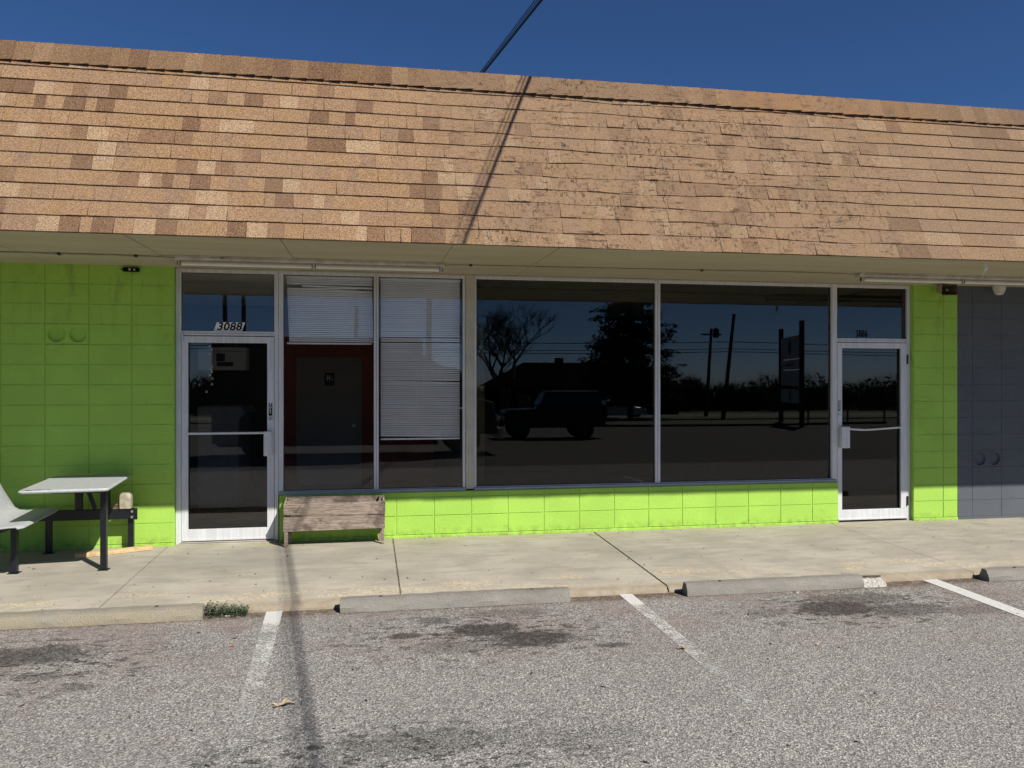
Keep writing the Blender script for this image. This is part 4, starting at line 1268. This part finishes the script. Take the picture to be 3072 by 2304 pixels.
mk('cigarette_end', m, M['trash_white'], label='white cigarette end lying in front of the green weed', cat='litter')
m = MB(); x, y = 5.86, -2.475
pebble(m, x, y, lot_z(y), .022, rg); pebble(m, x + .03, y + .01, lot_z(y), .013, rg); pebble(m, x - .05, y + .012, lot_z(y), .012, rg)
mk('concrete_chips', m, M['rubble'], label='pale chips of concrete in front of the broken wheel stop', cat='rubble')

wd = thing('weed', 'low dark green weed growing at the end of the left wheel stop', 'weed', (1.23, -2.32, lot_z(-2.32)))
for nm, mt, cnt, seed in (('leaves', M['weed'], 1050, 1), ('leaves', M['weed2'], 330, 2)):
    rnd = random.Random(seed); m = MB()
    for i in range(cnt):
        f = rnd.random()
        x = 1.095 + f * .30; hmax = .125 * (1 - .55 * f) * (.6 + .4 * math.sin(f * 17) ** 2)
        y = -2.335 + rnd.gauss(0, .036); z = lot_z(y) + rnd.random() * hmax + .004
        a = rnd.uniform(0, 2 * PI); l = rnd.uniform(.009, .022); w = l * rnd.uniform(.35, .7); tl = rnd.uniform(-.3, .9)
        dx, dy = math.cos(a), math.sin(a)
        m.add([(x, y, z), (x + dx * l * .5 - dy * w * .5, y + dy * l * .5 + dx * w * .5, z + tl * l * .5), (x + dx * l, y + dy * l, z + tl * l * .7), (x + dx * l * .5 + dy * w * .5, y + dy * l * .5 - dx * w * .5, z + tl * l * .5)], [(0, 1, 2, 3)])
    mk(nm, m, mt, wd, fix=False, kind='stuff')
rnd = random.Random(6); m = MB()
for i in range(26):
    x = rnd.uniform(1.09, 1.40); y = -2.315 + rnd.gauss(0, .02); h = rnd.uniform(.04, .115) * (1 - .5 * (x - 1.09) / .3)
    m.tube([(x, y, lot_z(y)), (x + rnd.uniform(-.03, .03), y + rnd.uniform(-.02, .02), lot_z(y) + h)], [.0016, .0007], 4)
for i in range(16):
    x = .93 + rnd.random() * .2; y = -2.25 + rnd.gauss(0, .012); z = walk_z(y)
    m.tube([(x, y, z + .003), (x + rnd.uniform(.01, .05), y + rnd.uniform(-.01, .01), z + rnd.uniform(.004, .016))], [.002, .001], 4)
mk('stems', m, M['twig'], wd, kind='stuff')
# moss and dirt caught along the wall foot and in the joints
rnd = random.Random(31); m = MB()
for i in range(900):
    x = rnd.uniform(-1.4, 9.4); y = -.008 - abs(rnd.gauss(0, .006)); r = rnd.uniform(.002, .006)
    if .34 < x < 1.36 or 7.83 < x < 8.8: continue
    pebble(m, x, y, walk_z(y) - .001, r, rnd)
for jx in (2.557, 4.792):
    for i in range(500):
        y = -rnd.random() * 2.25; pebble(m, jx + rnd.gauss(0, .006), y, walk_z(y) - .003, rnd.uniform(.002, .005), rnd)
mk('joint_dirt', m, simple('dark_joint_dirt', (.085, .08, .05), .95, 0, .5, 50), kind='stuff', fix=False)

# ---------------------------------------------------------------- overhead service cables
P1 = Vector((3.965, 3.2, 6.265)); P2 = Vector((4.285, .4, 6.105))
dv = (P2 - P1)
def cable(off0, off1, r, lab, sag=.0):
    pts = []
    for i in range(40):
        t = -.25 + i / 39 * 12.5
        p = P1 + dv * t
        ex = max(0.0, t - 5.0)
        p.z += .0062 * ex * ex * 4.2 + off0[2] + (off1[2] - off0[2]) * min(t, 3) / 3
        p.x += off0[0] + (off1[0] - off0[0]) * min(t, 3) / 3
        pts.append(p)
    m = MB(); m.tube(pts, r, 6)
    mk('overhead_cable', m, M['cable'], smooth=True, label=lab, cat='cable', group='service cables crossing to the roof')
cable((0, 0, 0), (0, 0, 0), .017, 'thickest black service cable, lowest of the bundle over the roof')
cable((-.018, 0, .016), (-.040, 0, .024), .006, 'thin black service cable left of the thick one')
cable((-.030, 0, .026), (-.075, 0, .045), .006, 'thin black service cable, leftmost of the bundle')
cable((.014, 0, .014), (.018, 0, .020), .009, 'thin black service cable lying against the thick one')
mt_ = thing('service_mast', 'grey steel service mast standing on the flat roof behind the shingles', 'mast', (3.88, 4.0, 3.8))
m = MB(); m.tube([(3.88, 4.0, 3.8), (3.88, 4.0, 6.45)], .035, 10); mk('pipe', m, M['chrome'], mt_, smooth=True)
m = MB(); m.lathe([(.04, 6.45), (.07, 6.48), (.05, 6.56), (.01, 6.58)], (3.88, 4.0, 0), 'z', 12); mk('weather_head', m, M['chrome'], mt_)

# ---------------------------------------------------------------- across the car park: what the windows reflect
def tree_segments(rnd, base, h, r0, spread, levels, up=.25, kids=(3, 4), first=.28):
    segs = []
    def grow(p, d, l, r, lv):
        n = 3; pts = [p.copy()]; q = p.copy(); dd = d.copy()
        for i in range(n):
            dd = (dd + Vector((rnd.uniform(-.16, .16), rnd.uniform(-.16, .16), up * .2))).normalized()
            q = q + dd * l / n; pts.append(q.copy())
        segs.append((pts, r, r * .6, lv))
        if lv >= levels: return
        for k in range(rnd.randint(*kids)):
            f = rnd.uniform(.45, 1.0); i = min(n - 1, int(f * n)); s = pts[i].lerp(pts[i + 1], f * n - i)
            a = rnd.uniform(0, 2 * PI); side = Vector((math.cos(a), math.sin(a), rnd.uniform(.0, .55)))
            nd = (dd * rnd.uniform(.5, .9) + side * spread).normalized()
            grow(s, nd, l * rnd.uniform(.62, .86), r * rnd.uniform(.40, .58), lv + 1)
    grow(Vector(base), Vector((0, 0, 1)), h * first, r0, 0)
    return segs
def bare_tree(x, y, h, seed, lab, levels=5, group=None, spread=.75, first=.3, kids=(3, 4)):
    z = max(lot_z(y), -2.75) if y > -46 else -1.3 - .0165 * (-y - 46)
    rnd = random.Random(seed)
    segs = tree_segments(rnd, (0, 0, -.3), h, h * .019, spread, levels, first=first, kids=kids)
    t = thing('bare_tree', lab, 'tree', (x, y, z), group)
    mt, mc = MB(), MB()
    for pts, r0, r1, lv in segs:
        (mt if lv == 0 else mc).tube(pts, [r0 + (r1 - r0) * i / (len(pts) - 1) for i in range(len(pts))] if lv < 4 else max(r0, .007), 5 if lv < 2 else 3, cap=False)
    for nm, mm in (('trunk', mt), ('crown', mc)):
        o = mk(nm, mm, M['bark'], None, fix=False, at=(0, 0, 0)); o.parent = t
    return t
bare_tree(10.6, -40.5, 17.0, 5, 'large bare spreading tree across the car park, mirrored left in the dark window', 6, None, .70, .19, (3, 4))
protos = [bare_tree(30 + i * 9, -104 + i, 10 + i, 40 + i, 'bare winter tree in the far treeline mirrored in the dark windows', 5, 'far treeline', .55, .19, (4, 5)) for i in range(3)]
rt = random.Random(77)
for i in range(66):
    c_ = copy_tree(protos[i % 3]); y = -92 - rt.random() * 26
    c_.location = (-40 + i * 2.4 + rt.uniform(-1, 1), y, -1.3 - .0165 * (-y - 46)); c_.rotation_euler = (0, 0, rt.uniform(0, 6.28))
    s = rt.uniform(.62, 1.05); c_.scale = (s, s, s * .8)
# undergrowth under the far trees
m = MB(); rnd = random.Random(8)
for i in range(60000):
    x = rnd.uniform(-60, 150); y = -96 - rnd.random() * 22; z0 = -1.3 - .0165 * (-y - 46); z = z0 + rnd.random() * (3.6 + 1.3 * math.sin(x * .31) + .8 * math.sin(x * .87))
    l = rnd.uniform(.3, .6); a = rnd.uniform(0, PI); b = rnd.uniform(-.9, .9)
    dx, dz = math.cos(a) * l, math.sin(a) * l
    if i % 5 == 0:
        m.add([(x - dx, y - b * l, z - dz), (x + dz * .5, y, z - dx * .5), (x + dx, y + b * l, z + dz)], [(0, 1, 2)])
    else:
        tx = x + rnd.gauss(0, .45); hh = rnd.uniform(1.0, 3.4)
        m.add([(x - .022, y, z - hh * .4), (x + .022, y, z - hh * .4), (tx, y, z + hh * .6)], [(0, 1, 2)])
mk('scrub', m, simple('winter_scrub', (.030, .026, .014), .95, 0, .5, .3), kind='stuff', fix=False)

# the big conifer
def conifer(x, y, h, lab):
    z = lot_z(y); t = thing('conifer_tree', lab, 'tree', (x, y, z)); rnd = random.Random(2)
    m = MB(); m.tube([(0, 0, -.3), (0.1, 0, h * .5), (0, 0, h * .97)], [.24, .15, .03], 7)
    o = mk('trunk', m, M['bark'], None, at=(0, 0, 0)); o.parent = t
    m = MB()
    for i in range(330):
        f = rnd.random() ** .8; zz_ = h * (.10 + .88 * f); L = (h * .40) * (1 - f) ** .62 * rnd.uniform(.6, 1.12) + .2; a = rnd.uniform(0, 2 * PI)
        d = Vector((math.cos(a), math.sin(a), -.10))
        for k in range(int(9 + L * 8)):
            g_ = rnd.random() ** .7; p = Vector((0, 0, zz_)) + d * L * g_ + Vector((rnd.gauss(0, .12), rnd.gauss(0, .12), rnd.gauss(0, .09) + .25 * g_ * g_))
            for q_ in range(3):
                s = rnd.uniform(.18, .42); e = Vector((rnd.uniform(-1, 1), rnd.uniform(-1, 1), rnd.uniform(-.7, .7))); e2 = Vector((rnd.uniform(-1, 1), rnd.uniform(-1, 1), rnd.uniform(-.7, .7)))
                pp_ = p + Vector((rnd.gauss(0, .08), rnd.gauss(0, .08), rnd.gauss(0, .06)))
                m.add([tuple(pp_ - e * s * .6), tuple(pp_ + e2 * s * .5), tuple(pp_ + e * s * .6)], [(0, 1, 2)])
    o = mk('crown', m, M['needle'], None, fix=False, at=(0, 0, 0)); o.parent = t
conifer(21.2, -47.5, 11.6, 'tall dark conifer across the car park, mirrored in the first dark window')

# vehicles
def wheel(t, x, y, r, w, z0):
    m = MB(); m.lathe([(r * .62, -w / 2), (r * .94, -w / 2), (r, -w / 2 + .03), (r, w / 2 - .03), (r * .94, w / 2), (r * .62, w / 2)], (x, y, z0 + r), 'y', 22)
    wh = mk('wheel', m, M['rubber'], t, smooth=.6)
    m = MB(); m.lathe([(r * .60, -w / 2 - .004), (r * .5, -w / 2 + .03), (r * .12, -w / 2 + .01), (r * .1, w / 2 - .01), (r * .5, w / 2 - .03), (r * .60, w / 2 + .004)], (x, y, z0 + r), 'y', 14)
    mk('rim', m, M['rim'], wh)
def vehicle(name, lab, cat, loc, rot, side, halfw, belt, mats, wheels, wr, extras):
    t = thing(name, lab, cat, (0, 0, 0))
    body, cabin, glass = side
    m = MB(); m.prism(body, 'y', -halfw, halfw); mk('body', m, mats[0], t, bevel=.05, seg=2)
    m = MB(); n = len(cabin); ins = .14
    ya = [(-halfw + .03 if z < belt + .05 else -halfw + ins) for x_, z in cabin]
    vs2 = [(p[0], ya[i], p[1]) for i, p in enumerate(cabin)] + [(p[0], -ya[i], p[1]) for i, p in enumerate(cabin)]
    m.add(vs2, [tuple(range(n)), tuple(range(2 * n - 1, n - 1, -1))] + [(i, (i + 1) % n, n + (i + 1) % n, n + i) for i in range(n)])
    mk('cabin', m, mats[0], t, bevel=.03, seg=2)
    for gpoly in glass:
        for s in (-1, 1):
            m = MB(); pts = []
            for px, pz in gpoly:
                f = min(1, max(0, (pz - belt) / max(.01, max(c[1] for c in cabin) - belt)))
                pts.append((px, s * (halfw - .03 - (ins - .03) * f + .012), pz))
            m.add(pts, [tuple(range(len(pts)))])
            mk('side_window', m, M['car_glass'], t, fix=False)
    for wx in wheels:
        for s in (-1, 1): wheel(t, wx, s * (halfw - .13), wr, .25, 0)
    extras(t)
    t.location = loc; t.rotation_euler = (0, 0, rot)
    return t
def suv_extra(t):
    m = MB(); m.lathe([(.38, -.12), (.40, -.08), (.40, .08), (.38, .12)], (2.02, 0, 1.02), 'x', 22); mk('spare_wheel', m, M['rubber'], t, smooth=.6)
    m = MB(); m.box(-2.22, -2.02, -.85, .85, .52, .70); mk('bumper', m, M['rubber'], t, bevel=.03)
    m = MB(); m.box(1.80, 1.96, -.85, .85, .52, .68); mk('bumper', m, M['rubber'], t, bevel=.03)
    for s in (-1, 1):
        m = MB(); m.lathe([(.10, -2.06), (.10, -1.99)], (0, s * .56, .98), 'x', 14); mk('headlight', m, M['lamp'], t)
        m = MB(); m.box(-.78, -.66, s * .98 - .10, s * .98 + .10, 1.18, 1.36); mk('wing_mirror', m, M['car_black'], t, bevel=.02)
        m = MB(); m.prism([(-2.0, .82), (-1.75, 1.0), (-1.15, 1.0), (-.95, .78), (-1.1, .74), (-1.22, .90), (-1.70, .90), (-1.86, .76)], 'y', s * .86, s * .98); mk('wheel_arch', m, M['rubber'], t)
    m = MB(); m.box(-.35, 1.70, -.62, -.58, 1.86, 1.90); m.box(-.35, 1.70, .58, .62, 1.86, 1.90); mk('roof_rail', m, M['chrome'], t)
suv = vehicle('black_suv', 'boxy black off-road vehicle parked across the lot, mirrored in the dark window', 'car', (9.5, -22.2, lot_z(-22.2)), math.radians(4),
        ([(-2.0, .55), (-2.0, 1.08), (-1.9, 1.14), (-.70, 1.19), (1.78, 1.19), (1.80, .55), (.95, .45), (-.95, .45)],
         [(-.72, 1.18), (-.42, 1.80), (-.30, 1.85), (1.72, 1.85), (1.78, 1.80), (1.79, 1.18)],
         [[(-.50, 1.24), (-.26, 1.74), (.30, 1.74), (.30, 1.24)], [(.40, 1.24), (.40, 1.74), (1.10, 1.74), (1.10, 1.24)], [(1.18, 1.24), (1.18, 1.74), (1.66, 1.74), (1.66, 1.24)]]),
        .86, 1.18, [M['car_black']], (-1.42, 1.10), .40, suv_extra)
def sedan_extra(t):
    for s in (-1, 1):
        m = MB(); m.box(2.12, 2.22, s * .62 - .16, s * .62 + .16, .62, .74); mk('headlight', m, M['lamp'], t, bevel=.02)
        m = MB(); m.box(-2.30, -2.22, s * .62 - .16, s * .62 + .16, .78, .90); mk('tail_light', m, M['trash_red'], t, bevel=.02)
vehicle('silver_sedan', 'silver saloon car passing on the road, mirrored in the dark window', 'car', (21.8, -52.6, -1.09), 0,
        ([(-2.25, .35), (-2.28, .85), (-1.7, .95), (.9, .93), (1.9, .80), (2.25, .66), (2.25, .30), (1.0, .22), (-1.0, .22)],
         [(-1.75, .94), (-.95, 1.38), (-.6, 1.44), (.15, 1.43), (.35, 1.38), (1.15, .92)],
         [[(-1.30, .98), (-.85, 1.34), (-.30, 1.36), (-.30, .98)], [(-.22, .98), (-.22, 1.36), (.20, 1.35), (.85, .98)]]),
        .88, .94, [M['car_silver']], (-1.38, 1.36), .33, sedan_extra)
def box_truck():
    t = thing('box_truck', 'dark box truck parked in the lot, mirrored across the left windows', 'truck', (2.0, -14.2, lot_z(-14.2)))
    zb = lot_z(-14.2)
    def pt(n, f, mat, bev=.02, parent=t, **kw):
        m = MB(); f(m); return mk(n, m, mat, parent, bevel=bev, **kw)
    bx = pt('cargo_box', lambda m: m.box(-1.75, 3.75, -15.3, -13.1, zb + .42, zb + 3.25), M['car_truck'])
    for i in range(9):
        x = -1.6 + i * .65
        pt('rib', lambda m: m.box(x - .02, x + .02, -13.098, -13.085, zb + .5, zb + 3.2), M['car_truck'], 0, bx)
    pt('chassis', lambda m: m.box(-1.7, 4.2, -14.9, -13.5, zb + .30, zb + .41), M['rubber'])
    pt('cab', lambda m: m.prism([(3.82, zb + .6), (3.82, zb + 2.45), (4.75, zb + 2.45), (5.15, zb + 1.65), (5.75, zb + 1.5), (5.85, zb + .6)], 'y', -15.2, -13.2), M['car_grey'], .05)
    pt('side_window', lambda m: m.prism([(4.0, zb + 1.6), (4.0, zb + 2.25), (4.65, zb + 2.25), (4.95, zb + 1.6)], 'y', -13.198, -13.185), M['car_glass'], 0)
    pt('bumper', lambda m: m.box(5.86, 6.0, -15.2, -13.2, zb + .45, zb + .75), M['chrome'])
    for y in (-15.0, -13.4):
        pt('headlight', lambda m: m.box(5.80, 5.88, y - .14, y + .14, zb + .95, zb + 1.15), M['lamp'])
    for wx in (-.6, 4.9):
        for y in (-15.05, -13.35): wheel(t, wx, y, .46, .28, zb)
box_truck()

# roadside sign on two posts
sp = thing('roadside_sign', 'tall two-post roadside sign with four panels, mirrored in the right window', 'sign', (25.3, -31.6, lot_z(-31.6)))
pA, pB = Vector((26.5, -35.3, 0)), Vector((25.3, -30.9, 0))
for p, top in ((pA, 4.9), (pB, 5.05)):
    m = MB(); m.box(p.x - .10, p.x + .10, p.y - .10, p.y + .10, lot_z(p.y) - .3, top); mk('post', m, M['pole'], sp)
dd = (pB - pA); dn = Vector((-dd.y, dd.x, 0)).normalized() * .06
def panel(z0, z1, mat, f0=.05, f1=.95):
    a, b = pA + dd * f0, pA + dd * f1
    m = MB(); m.hexa([(*(a - dn).xy, z0), (*(b - dn).xy, z0), (*(b + dn).xy, z0), (*(a + dn).xy, z0), (*(a - dn).xy, z1), (*(b - dn).xy, z1), (*(b + dn).xy, z1), (*(a + dn).xy, z1)])
    return mk('panel', m, mat, sp)
def oval(pn, zc, ru, rv):
    c_ = (pA + pB) / 2; u = dd.normalized()
    for s in (-1, 1):
        m = MB(); pts = [tuple(c_ + u * 1.0 * ru * math.cos(t * PI / 12) + dn * 1.06 * s + Vector((0, 0, zc + rv * math.sin(t * PI / 12)))) for t in range(24)]
        m.add(pts, [tuple(range(24))]); mk('emblem', m, M['sign_dark'], pn, fix=False)
p_ = panel(3.05, 4.30, M['sign_panel']); oval(p_, 3.70, .34, .44)
p_ = panel(2.45, 2.98, M['sign_white'])
u = dd.normalized()
for s in (-1, 1):                                            # brushed script, not legible
    m = MB(); c_ = (pA + pB) / 2
    pts = [c_ + u * (-.95 + 1.9 * i / 40) + dn * 1.10 * s + Vector((0, 0, 2.70 + .09 * math.sin(i * .95) + .03 * math.sin(i * .4))) for i in range(41)]
    m.tube(pts, .020, 4); mk('script', m, M['sign_dark'], p_)
panel(1.52, 2.38, M['sign_panel']); p_ = panel(.55, 1.30, M['sign_panel']); oval(p_, .92, .28, .30)

# utility poles and wires
def upole(x, y, top, lean, lab, transformer=False):
    z = lot_z(y) if y > -46 else -1.0
    t = thing('utility_pole', lab, 'pole', (x, y, z), 'utility poles along the road')
    m = MB(); m.tube([(x - lean, y, z - .3), (x, y, top)], [.17, .11], 9); mk('shaft', m, M['pole'], t)
    m = MB(); m.box(x - .9, x + .9, y - .06, y + .06, top - .55, top - .42)
    if transformer: mk('crossarm', m, M['pole'], t)
    if transformer:
        m = MB(); m.lathe([(.22, top - .75), (.25, top - .72), (.25, top - .05), (.20, top), (.05, top + .1)], (x + .42, y, 0), 'z', 12); mk('transformer', m, M['pole'], t)
upole(30.9, -55, 6.3, .5, 'utility pole with a transformer, mirrored in the right window', True)
upole(28.4, -45.5, 6.7, .9, 'plain leaning utility pole, mirrored beside the roadside sign')
upole(-6.0, -40, 8.6, -.1, 'utility pole with a transformer, mirrored in the glass above the left door', True)
upole(-5.1, -41, 9.2, -.1, 'plain utility pole, mirrored above the left door')
upole(1.6, -38, 6.1, .1, 'short utility pole, mirrored in the long blind')
upole(5.2, -30, 8.4, .1, 'nearest utility pole, mirrored in the blind window')
def wire(z, dz, y, r, lab):
    pts = []
    for i in range(60):
        x = -60 + i * 3.0; ph = (x + 6) % 37 / 37
        pts.append((x, y, z + dz - 1.1 * 4 * ph * (1 - ph) * .25))
    m = MB(); m.tube(pts, r, 4); mk('power_line', m, M['cable'], fix=False, label=lab, cat='power line', group='power lines over the road')
wire(4.95, 0, -50.0, .030, 'topmost power line over the road, mirrored in the right window')
wire(4.42, 0, -50.3, .026, 'middle power line over the road, mirrored in the right window')
wire(4.18, 0, -50.1, .026, 'lowest power line over the road, mirrored in the right window')

# houses across the road
def house(x0, x1, y0, y1, zb, eave, ridge, lab):
    t = thing('brown_house', lab, 'house', ((x0 + x1) / 2, (y0 + y1) / 2, zb))
    m = MB(); m.box(x0, x1, y0, y1, zb - .5, eave); w = mk('wall', m, M['house'], t)
    ym = (y0 + y1) / 2; o_ = .6; ins = (y1 - y0) / 2
    m = MB(); m.add([(x0 - o_, y0 - o_, eave), (x1 + o_, y0 - o_, eave), (x1 + o_, y1 + o_, eave), (x0 - o_, y1 + o_, eave), (x0 + ins * .7, ym, ridge), (x1 - ins * .7, ym, ridge)],
                    [(0, 1, 5, 4), (1, 2, 5), (2, 3, 4, 5), (3, 0, 4), (3, 2, 1, 0)])
    rf_ = mk('roof', m, M['hroof'], t)
    m = MB(); m.box(x0 + ins * 1.4, x0 + ins * 1.4 + .8, ym - .4, ym + .4, ridge - .7, ridge + .5); mk('chimney', m, M['house'], rf_)
    for i in range(4):
        cx = x0 + (x1 - x0) * (.14 + .24 * i)
        m = MB(); m.box(cx - .6, cx + .6, y1 + .002, y1 + .06, zb + .9, zb + 2.1); f_ = mk('window', m, M['kerb'], t)
        m = MB(); m.box(cx - .52, cx + .52, y1 + .061, y1 + .07, zb + .98, zb + 2.02); mk('glass', m, M['car_glass'], f_)
    m = MB(); cx = x0 + (x1 - x0) * .5; m.box(cx - .45, cx + .45, y1 + .002, y1 + .05, zb, zb + 2.05); mk('door', m, M['pole'], t)
house(15, 34, -80, -70, -1.6, 1.35, 3.9, 'long low brown house with a dark hipped roof across the road')
house(1, 12, -78, -69, -1.6, 1.4, 4.0, 'smaller brown house with a dark hipped roof behind the bare tree')

# low guard rail by the exit
gr = thing('guard_rail', 'low pipe barrier at the lot exit, mirrored in the right door', 'barrier', (30, -34, lot_z(-34)))
m = MB(); m.tube([(27.5, -34, .12), (44, -40, .05)], .05, 6); mk('rail', m, M['pole'], gr)
for i in range(6):
    f = i / 5; x, y = 27.5 + 16.5 * f, -34 - 6 * f
    m = MB(); m.tube([(x, y, lot_z(y) - .2), (x, y, .12 - .07 * f)], .05, 6); mk('post', m, M['pole'], gr)
